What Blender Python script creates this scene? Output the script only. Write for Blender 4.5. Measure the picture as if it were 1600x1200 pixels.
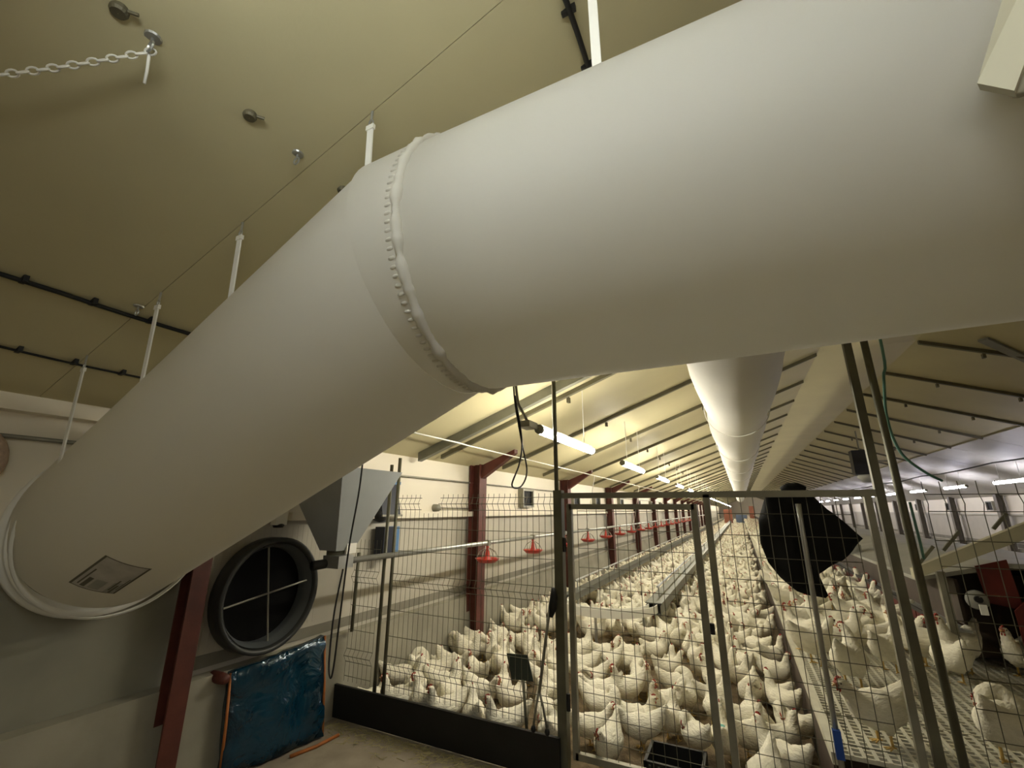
import bpy, bmesh, math, random
import numpy as np
from mathutils import Vector, Matrix
random.seed(7); RNG = np.random.default_rng(7)
SC = bpy.context.scene
for o in list(bpy.data.objects): bpy.data.objects.remove(o)
COL = SC.collection
PI = math.pi

# ------------------------------------------------------------------ camera, world, light, exposure
H = 1.70
yaw, pitch, roll = (math.radians(a) for a in (26.629, 15.874, .315))
fwd = Vector((-math.sin(yaw)*math.cos(pitch), math.cos(yaw)*math.cos(pitch), math.sin(pitch)))
rgt = Vector((math.cos(yaw), math.sin(yaw), 0)); upv = rgt.cross(fwd)
r2 = rgt*math.cos(roll) + upv*math.sin(roll); u2 = upv*math.cos(roll) - rgt*math.sin(roll)
cd = bpy.data.cameras.new('camera'); cam = bpy.data.objects.new('camera', cd); COL.objects.link(cam)
M4 = Matrix((r2, u2, -fwd)).transposed().to_4x4(); M4.translation = Vector((0, 0, H))
cam.matrix_world = M4
cd.sensor_width = 36; cd.lens = 687.47/1600*36; cd.clip_start = .02; cd.clip_end = 300
SC.camera = cam
w = bpy.data.worlds.new('world'); SC.world = w; w.use_nodes = True
w.node_tree.nodes['Background'].inputs[0].default_value = (.9, .9, .8, 1)
w.node_tree.nodes['Background'].inputs[1].default_value = 0.02
SC.view_settings.view_transform = 'Standard'; SC.view_settings.look = 'None'
SC.view_settings.exposure = 0.0; SC.view_settings.gamma = 1; SC.view_settings.use_curve_mapping = False
SC.cycles.max_bounces = 9; SC.cycles.diffuse_bounces = 7; SC.cycles.glossy_bounces = 3
SC.cycles.transmission_bounces = 6; SC.cycles.caustics_reflective = False; SC.cycles.caustics_refractive = False
SC.cycles.sample_clamp_indirect = 6
LAMP = 114.0        # strength of the tubes in the flock's part of the hall
LAMP_BACK = 38.0
LAMP_FILL = 40.0   # strength of an added fill tube, unseen behind the camera

# ------------------------------------------------------------------ materials
def mat(name, col, rough=.6, metal=0., noise=0., nscale=8., bump=0., bscale=40., emit=0., spec=.4, trans=0., sss=0., col2=None, stretch=None):
    m = bpy.data.materials.new(name); m.use_nodes = True; nt = m.node_tree; b = nt.nodes['Principled BSDF']
    b.inputs['Base Color'].default_value = (*col, 1); b.inputs['Roughness'].default_value = rough
    b.inputs['Metallic'].default_value = metal; b.inputs['Specular IOR Level'].default_value = spec
    if trans: b.inputs['Transmission Weight'].default_value = trans
    tc = None
    def coord():
        t = nt.nodes.new('ShaderNodeTexCoord')
        if stretch:
            mp = nt.nodes.new('ShaderNodeMapping'); mp.inputs['Scale'].default_value = stretch
            nt.links.new(t.outputs['Object'], mp.inputs['Vector']); return mp.outputs['Vector']
        return t.outputs['Object']
    if noise or col2:
        n = nt.nodes.new('ShaderNodeTexNoise'); n.inputs['Scale'].default_value = nscale; n.inputs['Detail'].default_value = 6
        nt.links.new(coord(), n.inputs['Vector'])
        r = nt.nodes.new('ShaderNodeValToRGB'); c2 = col2 or tuple(max(0, c*(1-noise)) for c in col)
        r.color_ramp.elements[0].position = .32; r.color_ramp.elements[1].position = .68
        r.color_ramp.elements[0].color = (*c2, 1); r.color_ramp.elements[1].color = (*col, 1)
        nt.links.new(n.outputs['Fac'], r.inputs['Fac']); nt.links.new(r.outputs['Color'], b.inputs['Base Color'])
    if bump:
        n = nt.nodes.new('ShaderNodeTexNoise'); n.inputs['Scale'].default_value = bscale; n.inputs['Detail'].default_value = 4
        nt.links.new(coord(), n.inputs['Vector'])
        bp = nt.nodes.new('ShaderNodeBump'); bp.inputs['Strength'].default_value = bump; bp.inputs['Distance'].default_value = .02
        nt.links.new(n.outputs['Fac'], bp.inputs['Height']); nt.links.new(bp.outputs['Normal'], b.inputs['Normal'])
    if emit:
        b.inputs['Emission Color'].default_value = (*col, 1); b.inputs['Emission Strength'].default_value = emit
    return m
M = dict(
 ceil=mat('olive_cream_panel', (.58, .525, .325), .55, noise=.10, nscale=1.2, bump=.03, bscale=60),
 ceil_pale=mat('pale_lining_sheet', (.54, .52, .44), .5, noise=.08, nscale=2),  # pale sheet, less yellow than the ceiling panels
 rib=mat('grey_rib_metal', (.16, .145, .095), .55, .3, noise=.2, nscale=5),
 rib2=mat('galvanised_channel', (.24, .24, .20), .45, .5, noise=.2, nscale=5),
 cream=mat('cream_wall_panel', (.80, .74, .61), .5, noise=.06, nscale=2),
 boxpanel=mat('dull_cream_panel', (.56, .53, .40), .55, noise=.06, nscale=3),
 greywall=mat('beige_grey_wall', (.50, .47, .395), .65, noise=.12, nscale=2.5),
 shadewall=mat('shade_painted_wall', (.27, .26, .205), .75, noise=.2, nscale=2.5),  # wall tone darkened, near-end shade put into the colour
 band=mat('dark_grey_joint_band', (.24, .225, .18), .8, noise=.2, nscale=4),
 plinth=mat('concrete_plinth', (.33, .31, .245), .85, noise=.25, nscale=3, bump=.1, bscale=30),
 floor=mat('worn_concrete', (.34, .29, .225), .85, noise=.35, nscale=4, bump=.15, bscale=50),
 litter=mat('litter_bedding', (.19, .14, .08), .95, noise=.5, nscale=14, bump=.6, bscale=60),
 straw=mat('straw', (.42, .37, .19), .9, noise=.4, nscale=20),
 duct=mat('white_duct_fabric', (.78, .77, .73), .62, noise=.03, nscale=2, bump=.04, bscale=5),
 ductplain=mat('white_duct_fabric_plain', (.88, .87, .83), .65, noise=.03, nscale=2, bump=.25, bscale=3),
 ductring=mat('white_plastic_ring', (.80, .80, .76), .4),
 strap=mat('white_webbing', (.86, .85, .80), .7),
 ink=mat('grey_print', (.15, .14, .11), .8),
 print_=mat('grey_print_panel', (.60, .58, .53), .7, noise=.2, nscale=12),
 print2=mat('darker_print_panel', (.42, .42, .37), .7, noise=.2, nscale=12),
 greycol=mat('grey_brown_paint', (.17, .15, .115), .6, noise=.3, nscale=5),
 red=mat('red_oxide_paint', (.115, .030, .020), .55, noise=.45, nscale=6, bump=.1, bscale=30),
 steel=mat('dull_galvanised_steel', (.30, .29, .235), .45, .45, noise=.25, nscale=6),
 post=mat('dark_green_grey_post', (.155, .15, .105), .45, .35, noise=.3, nscale=7),
 wire=mat('dark_wire', (.13, .125, .09), .5, .4),
 trough_grey=mat('dull_trough_zinc', (.135, .14, .12), .45, .3, noise=.25, nscale=6),
 galv=mat('bright_galvanised', (.55, .56, .54), .35, .7, noise=.25, nscale=6),
 black=mat('black_board', (.010, .010, .009), .6, noise=.3, nscale=6),
 cable=mat('black_cable', (.012, .012, .012), .5),
 hopper=mat('blue_grey_sheet', (.42, .45, .47), .4, .25, noise=.12, nscale=3),
 white_pl=mat('white_plastic', (.86, .85, .79), .45),
 slat=mat('white_slat_plastic', (.66, .64, .53), .5, noise=.3, nscale=4),
 bag=mat('black_cloth', (.004, .004, .004), .8, bump=.3, bscale=14),
 blue=mat('blue_foil', (.004, .052, .10), .13, .3, noise=.6, nscale=3, bump=.8, bscale=3.2, spec=.9),
 orange=mat('orange_edge', (.45, .15, .035), .6, noise=.3, nscale=12),
 darkglass=mat('dark_opening', (.003, .003, .003), .5, spec=.1),
 fanring=mat('dark_fan_housing', (.035, .037, .036), .4, .2),
 fanrim=mat('slate_fan_rim', (.10, .11, .115), .45, .2),
 windowblue=mat('blue_box_paint', (.09, .22, .45), .4, noise=.3, nscale=4),
 navy=mat('navy_black_case', (.012, .016, .03), .4),
 feather=mat('white_feathers', (.88, .84, .70), .85, noise=.10, nscale=16, bump=.6, bscale=32, spec=.15, stretch=(.5, 1.6, 1.6)),
 teal=mat('teal_mark', (.20, .50, .43), .85, noise=.3, nscale=20),
 skin=mat('red_face_skin', (.40, .13, .085), .6, noise=.3, nscale=40),
 comb=mat('red_comb', (.42, .050, .032), .5, noise=.3, nscale=50),
 beak=mat('horn_beak', (.55, .36, .16), .5),
 leg=mat('yellow_leg', (.62, .42, .13), .6, noise=.2, nscale=40),
 eye=mat('dark_eye', (.01, .008, .005), .15),
 pan=mat('red_pan_plastic', (.52, .045, .028), .35, noise=.15, nscale=8),
 redflap=mat('red_curtain', (.12, .014, .010), .6, noise=.35, nscale=6),
 nestroof=mat('cream_nest_lid', (.46, .43, .31), .5, noise=.2, nscale=3),
 nestgrey=mat('grey_nest_panel', (.36, .36, .33), .5, .2, noise=.2, nscale=3),
 brown=mat('dark_brown_panel', (.060, .040, .030), .6, noise=.4, nscale=5),
 hose=mat('teal_hose', (.10, .24, .19), .5),
 foam=mat('pink_beige_foam', (.62, .47, .36), .9, noise=.2, nscale=30, bump=.6, bscale=60),
 shovel=mat('grey_green_blade', (.060, .072, .058), .45, .4),
 bluetag=mat('blue_tape', (.012, .06, .30), .5),
 lampbody=mat('lamp_body', (.80, .80, .76), .4),
 tube_w=mat('lit_tube_warm', (1, .93, .76), .4, emit=LAMP),
 tube_c=mat('lit_tube_cool', (.86, .84, 1), .4, emit=LAMP*.5),
 tube_fill=mat('lit_tube_added_fill', (1, .955, .86), .4, emit=LAMP_FILL),
 tube_b=mat('lit_tube_service', (.96, 1, .955), .4, emit=LAMP_BACK),
 orangefar=mat('orange_far', (.34, .13, .085), .6), bluefar=mat('blue_far', (.13, .17, .26), .6),
)

for n_ in M['blue'].node_tree.nodes:
    if n_.type == 'BUMP': n_.inputs['Distance'].default_value = .06
    if n_.type == 'TEX_NOISE': n_.inputs['Distortion'].default_value = 1.2
# thin fabric lets part of the light through
_nt = M['duct'].node_tree; _b = _nt.nodes['Principled BSDF']; _tr = _nt.nodes.new('ShaderNodeBsdfTranslucent'); _tr.inputs[0].default_value = (.86, .83, .74, 1)
_mx = _nt.nodes.new('ShaderNodeMixShader'); _mx.inputs[0].default_value = .5
_out = [n for n in _nt.nodes if n.type == 'OUTPUT_MATERIAL'][0]
_nt.links.new(_b.outputs[0], _mx.inputs[1]); _nt.links.new(_tr.outputs[0], _mx.inputs[2]); _nt.links.new(_mx.outputs[0], _out.inputs[0])

# ------------------------------------------------------------------ mesh helpers
class MB:
    def __init__(s): s.v = []; s.f = []; s.mi = []
    def add(s, vs, fs, mi=0):
        n = len(s.v); s.v += [tuple(map(float, p)) for p in vs]; s.f += [tuple(i+n for i in f) for f in fs]; s.mi += [mi]*len(fs)
    def box(s, c, d, rot=None, mi=0):
        hx, hy, hz = (q/2 for q in d); vs = [Vector((x, y, z)) for x in (-hx, hx) for y in (-hy, hy) for z in (-hz, hz)]
        if rot is not None: vs = [rot @ p for p in vs]
        c = Vector(c); s.add([p+c for p in vs], [(0,1,3,2),(4,6,7,5),(0,4,5,1),(2,3,7,6),(0,2,6,4),(1,5,7,3)], mi)
    def hexa(s, b, t, mi=0):           # two quads (bottom, top), same winding
        s.add(list(b)+list(t), [(3,2,1,0),(4,5,6,7),(0,1,5,4),(1,2,6,5),(2,3,7,6),(3,0,4,7)], mi)
    def tube(s, pts, r, n=8, caps=True, mi=0, up=(0, 0, 1)):
        pts = [Vector(p) for p in pts]; rs = r if hasattr(r, '__len__') else [r]*len(pts)
        vs = []; prev = None
        for i, p in enumerate(pts):
            t = (pts[min(i+1, len(pts)-1)] - pts[max(i-1, 0)]).normalized()
            if prev is None:
                a = Vector(up)
                if abs(t.dot(a)) > .95: a = Vector((1, 0, 0))
                e1 = t.cross(a).normalized()
            else: e1 = (prev - t*prev.dot(t)).normalized()
            prev = e1; e2 = t.cross(e1)
            vs += [p + (e1*math.cos(2*PI*k/n) + e2*math.sin(2*PI*k/n))*rs[i] for k in range(n)]
        fs = [(i*n+k, i*n+(k+1) % n, (i+1)*n+(k+1) % n, (i+1)*n+k) for i in range(len(pts)-1) for k in range(n)]
        if caps: fs += [tuple(range(n))[::-1], tuple((len(pts)-1)*n+k for k in range(n))]
        s.add(vs, fs, mi)
    def sphere(s, c, r, n=8, m=6, mi=0):
        rx, ry, rz = r if hasattr(r, '__len__') else (r, r, r)
        vs = [(c[0]+rx*math.sin(PI*j/m)*math.cos(2*PI*k/n), c[1]+ry*math.sin(PI*j/m)*math.sin(2*PI*k/n), c[2]+rz*math.cos(PI*j/m)) for j in range(1, m) for k in range(n)]
        t = len(vs); vs += [(c[0], c[1], c[2]+rz), (c[0], c[1], c[2]-rz)]
        fs = [(j*n+k, (j+1)*n+k, (j+1)*n+(k+1) % n, j*n+(k+1) % n) for j in range(m-2) for k in range(n)]
        fs += [(t, k, (k+1) % n) for k in range(n)] + [(t+1, (m-2)*n+(k+1) % n, (m-2)*n+k) for k in range(n)]
        s.add(vs, fs, mi)
    def lathe(s, prof, c, axis='z', n=20, mi=0):   # prof: (r, h)
        vs = []
        for r, h in prof:
            for k in range(n):
                a = 2*PI*k/n; x, y = r*math.cos(a), r*math.sin(a)
                q = (x, y, h) if axis == 'z' else ((h, x, y) if axis == 'x' else (y, h, x))
                vs.append((q[0]+c[0], q[1]+c[1], q[2]+c[2]))
        s.add(vs, [(i*n+k, i*n+(k+1) % n, (i+1)*n+(k+1) % n, (i+1)*n+k) for i in range(len(prof)-1) for k in range(n)], mi)
    def prism(s, poly, d, axis=1, off=0, mi=0):    # polygon in two axes extruded along the third
        n = len(poly)
        def P(a, b, h): return (a, h, b) if axis == 1 else ((h, a, b) if axis == 0 else (a, b, h))
        vs = [P(a, b, off) for a, b in poly] + [P(a, b, off+d) for a, b in poly]
        s.add(vs, [tuple(range(n)), tuple(range(2*n-1, n-1, -1))] + [(i, n+i, n+(i+1) % n, (i+1) % n) for i in range(n)], mi)
    def mesh(s, name, mats, smooth=False):
        me = bpy.data.meshes.new(name); me.from_pydata(s.v, [], s.f)
        for m in (mats if isinstance(mats, (list, tuple)) else [mats]): me.materials.append(m)
        me.polygons.foreach_set('material_index', s.mi)
        if smooth: me.polygons.foreach_set('use_smooth', [True]*len(s.f))
        bm = bmesh.new(); bm.from_mesh(me); bmesh.ops.recalc_face_normals(bm, faces=bm.faces); bm.to_mesh(me); bm.free()
        me.update(); return me
    def build(s, name, mats, parent=None, smooth=False):
        return link(name, s.mesh(name, mats, smooth), parent)
def link(name, me, parent=None, loc=None):
    o = bpy.data.objects.new(name, me); COL.objects.link(o)
    if parent is not None: o.parent = parent
    if loc is not None: o.location = loc
    return o
def tag(o, label, cat=None, group=None, kind=None):
    if label: o['label'] = label
    if cat: o['category'] = cat
    if group: o['group'] = group
    if kind: o['kind'] = kind
    return o
def thing(name, label, cat, loc=(0, 0, 0), group=None):
    o = bpy.data.objects.new(name, None); COL.objects.link(o); o.location = loc; o.empty_display_size = .1
    return tag(o, label, cat, group)
def struct(name, loc=(0, 0, 0)):
    o = bpy.data.objects.new(name, None); COL.objects.link(o); o['kind'] = 'structure'; o.location = loc; o.empty_display_size = .1; return o
def copy_thing(o, loc, rz=0, sc=1, label=None, group=None, parent=None):
    c = o.copy(); COL.objects.link(c); c.location = loc; c.rotation_euler = (0, 0, rz); c.scale = (sc,)*3
    if label: c['label'] = label
    if group: c['group'] = group
    elif 'group' in c: del c['group']
    for ch in list(o.children):
        d = ch.copy(); COL.objects.link(d); d.parent = c
    return c
ORD = 'first second third fourth fifth sixth seventh eighth ninth tenth eleventh twelfth thirteenth fourteenth'.split()
def spline(pts, n):
    P = np.array(pts, float); P = np.vstack([2*P[0]-P[1], P, 2*P[-1]-P[-2]]); out = []
    m = len(P)-3
    for i in range(n):
        u = i/(n-1)*m; k = min(int(u), m-1); t = u-k; a, b, c, d = P[k:k+4]
        out.append(.5*((2*b)+(c-a)*t+(2*a-5*b+4*c-d)*t*t+(3*b-a-3*c+d)*t**3))
    return np.array(out)

# ------------------------------------------------------------------ room
XL, XR, YB, YF = -3.32, 7.30, -3.0, 90.0
SL = .37; ZE = 2.27; XS0, XS1, ZS = 1.31, 2.45, 3.98       # slopes, eave, flat strip along the ridge
def zroof(x):
    return ZE + SL*(x-XL) if x < XS0 else (ZS if x < XS1 else ZS - SL*(x-XS1))
ang = math.atan(SL)
fl = struct('floor')
m = MB(); m.box((2, (YB+3.27)/2, -.05), (XR-XL+.6, 3.27-YB, .1)); m.build('concrete_slab', M['floor'], fl)
m = MB()
m.box((2, (YF+3.27)/2, -.05), (XR-XL+.6, YF-3.27, .1)); m.build('litter_bed', M['litter'], fl)
ce = struct('ceiling')
def slope_slab(x0, x1, y0, y1, th=.05, gap=.0012):
    b = [(x0, y0+gap, zroof(x0)), (x1, y0+gap, zroof(x1)), (x1, y1-gap, zroof(x1)), (x0, y1-gap, zroof(x0))]
    mm = MB(); mm.hexa(b, [(p[0], p[1], p[2]+th) for p in b]); return mm
RIBY = [4.42+1.59*k for k in range(54)]
edges = [-3.0, -.83, .92, 2.67] + RIBY[:14]
def zfix(x, left): return x
XR_L = 4.62
for a, b in zip(edges[:-1], edges[1:]):
    slope_slab(XL-.1, XS0, a, b).build('panel', M['ceil'], ce)
    mm = MB(); q = [(XS0, a+.0012, ZS), (XS1, a+.0012, ZS), (XS1, b-.0012, ZS), (XS0, b-.0012, ZS)]; mm.hexa(q, [(p[0], p[1], p[2]+.05) for p in q]); mm.build('panel', M['ceil'], ce)
    def zr(x): return ZS - SL*(x-XS1)
    q = [(XS1, a+.0012, zr(XS1)), (XR_L, a+.0012, zr(XR_L)), (XR_L, b-.0012, zr(XR_L)), (XS1, b-.0012, zr(XS1))]; mm = MB(); mm.hexa(q, [(p[0], p[1], p[2]+.05) for p in q]); mm.build('panel', M['ceil'], ce)
    q = [(XR_L, a+.006, zr(XR_L)-.02), (XR+.1, a+.006, zr(XR+.1)-.02), (XR+.1, b-.006, zr(XR+.1)-.02), (XR_L, b-.006, zr(XR_L)-.02)]; mm = MB(); mm.hexa(q, [(p[0], p[1], p[2]+.05) for p in q]); mm.build('lining_panel', M['ceil_pale'], ce)
mm = MB(); a, b = edges[-1], YF
for x0, x1, dz in ((XL-.1, XS0, 0), (XS0, XS1, 0), (XS1, XR_L, 0)):
    z0, z1 = (zroof(x0), zroof(min(x1, XS0)) if x1 <= XS0 else (ZS if x1 <= XS1 else zr(x1)))
    if x0 == XS0: z0 = ZS
    if x0 == XS1: z0 = ZS
    q = [(x0, a, z0), (x1, a, z1), (x1, b, z1), (x0, b, z0)]; mm.hexa(q, [(p[0], p[1], p[2]+.05) for p in q])
mm.build('far_panels', M['ceil'], ce)['kind'] = 'stuff'
mm = MB(); q = [(XR_L, a, zr(XR_L)-.02), (XR+.1, a, zr(XR+.1)-.02), (XR+.1, b, zr(XR+.1)-.02), (XR_L, b, zr(XR_L)-.02)]; mm.hexa(q, [(p[0], p[1], p[2]+.05) for p in q]); mm.build('far_lining', M['ceil_pale'], ce)
# roof cap above the panels so that no light leaks through the joints
mm = MB()
for x0, z0, x1, z1 in ((XL-.1, zroof(XL-.1), XS0, ZS), (XS0, ZS, XS1, ZS), (XS1, ZS, XR+.1, zr(XR+.1))):
    q = [(x0, YB, z0+.06), (x1, YB, z1+.06), (x1, YF, z1+.06), (x0, YF, z0+.06)]; mm.hexa(q, [(p[0], p[1], p[2]+.05) for p in q])
mm.build('roof_deck', M['ceil'], ce)
# ribs (T profiles) under the slopes
def rib_mesh(x0, x1, zf, hh, ww):
    b = [(x0, -ww/2, zf(x0)-hh), (x1, -ww/2, zf(x1)-hh), (x1, ww/2, zf(x1)-hh), (x0, ww/2, zf(x0)-hh)]
    mm = MB(); mm.hexa(b, [(p[0], p[1], p[2]+hh-.002) for p in b]); return mm
rl = rib_mesh(XL+.16, XS0-.02, zroof, .05, .05).mesh('rib', M['rib']); rr = rib_mesh(XS1+.02, XR_L, zr, .05, .05).mesh('rib', M['rib'])
for y in RIBY:
    link('rib', rl, ce, (0, y, 0)); link('rib', rr, ce, (0, y, 0))
link('channel', rib_mesh(XL+.12, 0.6, zroof, .10, .07).mesh('channel', M['rib2']), ce, (0, 4.05, 0))
# little screws/brackets on the ribs
clip = MB(); clip.box((0, .06, -.05), (.03, .05, .06)); clipm = clip.mesh('clip', M['rib'])
for y in RIBY[:8]:
    for x in (-1.55, -.35, .75): link('clip', clipm, ce, (x, y, zroof(x)-.02))
    for x in (3.1, 4.0): link('clip', clipm, ce, (x, y, zr(x)-.02))

wl = struct('wall_left')
def ybox(x0, x1, z0, z1, y0, y1):
    mm = MB(); mm.box(((x0+x1)/2, (y0+y1)/2, (z0+z1)/2), (abs(x1-x0), y1-y0, z1-z0)); return mm
ybox(-3.5, -3.32, 1.66, 2.30, YB, YF).build('upper_panel', M['cream'], wl)
ybox(-3.5, -3.275, 1.60, 1.665, 2.55, YF).build('ledge', M['cream'], wl)
ybox(-3.5, -3.32, 1.60, 1.66, YB, 2.55).build('lower_strip', M['cream'], wl)
ybox(-3.5, -3.37, .62, 1.60, 1.92, YF).build('lower_panel', M['greywall'], wl)
ybox(-3.5, -3.37, .62, 1.60, YB, 1.915).build('shade_toned_panel', M['shadewall'], wl)  # near stretch of the lower panel, its shade painted as a darker tone
ybox(-3.5, -3.365, .66, .74, 1.95, YF).build('joint_band', M['band'], wl)
mm = MB(); mm.hexa([(-3.5, YB, 0), (-3.27, YB, 0), (-3.27, YF, 0), (-3.5, YF, 0)], [(-3.5, YB, .64), (-3.29, YB, .62), (-3.29, YF, .62), (-3.5, YF, .64)])
mm.build('plinth', M['plinth'], wl)
ybox(-3.32, -3.22, 2.17, 2.245, YB, 1.75).build('eave_beam', M['cream'], wl)
wr = struct('wall_right')
ybox(XR, XR+.2, 1.66, 2.4, YB, YF).build('upper_panel', M['cream'], wr)
ybox(XR-.02, XR+.2, 1.60, 1.66, YB, YF).build('ledge', M['ceil_pale'], wr)
ybox(XR+.05, XR+.2, 0, 1.60, YB, YF).build('lower_panel', M['greywall'], wr)
ybox(XR+.045, XR+.2, .66, .78, YB, YF).build('joint_band', M['band'], wr)
ybox(XR-.02, XR+.2, 0, .64, YB, YF).build('plinth', M['plinth'], wr)
def gable(name, y, th):
    pts = [(XL-.1, 0), (XR+.1, 0), (XR+.1, zr(XR+.1)), (XS1, ZS), (XS0, ZS), (XL-.1, zroof(XL-.1))]
    mm = MB(); mm.prism(pts, th, 1, y); o = mm.build(name, M['cream']); o['kind'] = 'structure'; return o
gable('wall_back', YB-.2, .2); gable('wall_front', YF, .2)
# conduit lines on the left wall
def line_thing(name, label, cat, pts, r, m, n=6, group=None, smooth=True):
    mm = MB(); mm.tube(pts, r, n); return tag(mm.build(name, m, None, smooth), label, cat, group)
line_thing('conduit', 'thin grey conduit running along the cream upper wall', 'pipe', [(-3.295, YB+.1, 2.045), (-3.295, 30, 2.045)], .012, M['steel'])

# ------------------------------------------------------------------ red columns
def column(i, x, y, side, label, group=None):
    red = M['red'] if side == 'l' else M['greycol']
    t = thing('steel_column', label, 'column', (x, y, 0), group)
    s = 1 if side == 'l' else -1
    h = (zroof(x) if side == 'l' else zr(x)) - .01
    fo = .09 if y > 3 or side == 'r' else .045
    mm = MB(); mm.box((fo*s, 0, (h+.10)/2), (.012, .19 if y > 3 else .11, h-.10)); mm.build('flange', red, t)
    mm = MB(); mm.box((-.06*s, 0, (h+.10)/2), (.012, .19 if y > 3 else .11, h-.10)); mm.build('flange', red, t)
    mm = MB(); mm.box(((fo-.06)/2*s, 0, (h+.10)/2), (fo+.06, .010, h-.10)); mm.build('web', red, t)
    mm = MB(); mm.box((.02*s, 0, .055), (.2, .2, .11)); mm.build('base_plate', M['plinth'], t)
    if side == 'r': return t
    # knee and first length of rafter
    L = .55; a = [(.05*s, -.05, h-.22), (.05*s, .05, h-.22), (.05*s, .05, h-.03), (.05*s, -.05, h-.03)]
    b = [((.05+L)*s, -.05, h+L*SL-.07), ((.05+L)*s, .05, h+L*SL-.07), ((.05+L)*s, .05, h+L*SL-.02), ((.05+L)*s, -.05, h+L*SL-.02)]
    mm = MB(); mm.hexa(a, b); mm.build('knee', red, t)
    return t
CY = [1.93] + [5.48+3.55*k for k in range(0, 14)]
for i, y in enumerate(CY):
    lab = ('rust red steel column on the near wall beside the round fan' if i == 0 else
           'red steel column on the cream wall behind the nearest feeder pan' if i == 1 else
           f'red steel column, {ORD[i-1]} along the cream wall beyond the fence' if i < 9 else
           'small distant red steel column on the cream wall by the lamps')
    column(i, -3.23, (y-.10) if i else 1.86, 'l', lab, 'distant columns on the feeder wall' if i >= 9 else None)
for i, y in enumerate([8.6+3.55*k for k in range(0, 12)]):
    lab = (f'grey brown column, {ORD[i]} on the far side wall beyond the nest row' if 2 <= i < 8 else 'column on the far side wall beyond the nest row, hardly visible')
    column(i, XR-.13, y, 'r', lab, None if 2 <= i < 8 else 'barely seen columns on the far side wall')

# ------------------------------------------------------------------ tube lamps
def make_lamp(tube_mat):
    t = thing('tube_light', '', 'lamp')
    L = 1.5
    mm = MB(); mm.tube([(0, .03, 0), (0, L-.03, 0)], .030, 12); mm.build('tube', tube_mat, t, True)
    mm = MB(); mm.box((0, L/2, .042), (.03, L, .02)); mm.build('housing', M['lampbody'], t)
    for y in (0, L):
        mm = MB(); mm.tube([(0, y-.02, .01), (0, y+.02, .01)], .038, 10); mm.build('end_cap', M['steel'], t)
    return t
def hang(t, x, y, z, ztop):
    for yy in (.3, 1.2):
        mm = MB(); mm.tube([(0, yy, .06), (0, yy, ztop-z-.01)], .004, 5); mm.build('hanger_wire', M['strap'], t)
LW, LC, LB = make_lamp(M['tube_w']), make_lamp(M['tube_c']), make_lamp(M['tube_b'])
XLL, XLR = -1.40, 5.55
for i in range(28):
    y = 3.30 + 2.96*i
    lab = ('lit tube lamp hanging nearest the fence, over the trough loop, grey plug at its end' if i == 0 else
           f'lit tube lamp, {ORD[i]} from the fence in the row over the feeding trough' if i < 7 else
           'lit tube lamp far down the row over the feeding trough, a white dot')
    g = None if i < 7 else 'distant lamps over the trough'
    if i == 0: t = LW; t.location = (XLL, y, 2.32); tag(t, lab)
    else: t = copy_thing(LW, (XLL, y, 2.32), 0, 1, lab, g)
for t in [o for o in COL.objects if o.name.startswith('tube_light') and o.location.x < -1 and o.location.y < 30]:
    hang(t, XLL, t.location.y, 2.32, zroof(XLL))
# bracket and plug at the near end of the first lamp
mm = MB(); mm.box((-.05, -.12, .03), (.10, .16, .05)); mm.tube([(0, -.02, .02), (-.05, -.10, .04), (-.10, -.2, .2), (-.12, -.24, .5)], .012, 6); mm.build('plug', M['steel'], LW)
first_r = True; k = 0
for i in range(26):
    y = 10.4 + 3.02*i
    lab = (f'bluish white tube lamp, {ORD[i]} in the row past the nest roof' if i < 8 else 'bluish tube lamp far down the row past the nest roof, a small dot')
    g = None if i < 8 else 'distant lamps past the nest'
    if i == 0: t = LC; t.location = (XLR, y, 2.36); tag(t, lab)
    else: t = copy_thing(LC, (XLR, y, 2.36), 0, 1, lab, g)
    if i < 8: hang(t, XLR, y, 2.36, zr(XLR)-.02)
LB.location = (-.98, -.04, 2.86); LB.rotation_euler = (0, 0, -PI/2); tag(LB, 'tube lamp under the ceiling across the service area, behind the camera')
for yy in (.3, 1.2):
    mm = MB(); mm.tube([(0, yy, .06), (0, yy, zroof(-.98+yy)-2.86-.01)], .004, 5); mm.build('hanger_wire', M['strap'], LB)
LB_FILL = copy_thing(LB, (1.75, -2.3, 2.15), 0, 1, 'tube lamp added as unseen fill, on hanger wires near the back wall, behind the camera')  # extra lamp added out of view to brighten the duct's underside
for c in [c for c in LB_FILL.children if c.name.startswith('hanger_wire')]: bpy.data.objects.remove(c)
hang(LB_FILL, 1.75, 0, 2.15, ZS)
for c in LB_FILL.children:
    if c.name.startswith('tube'): c.data = c.data.copy(); c.data.materials[0] = M['tube_fill']

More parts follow.
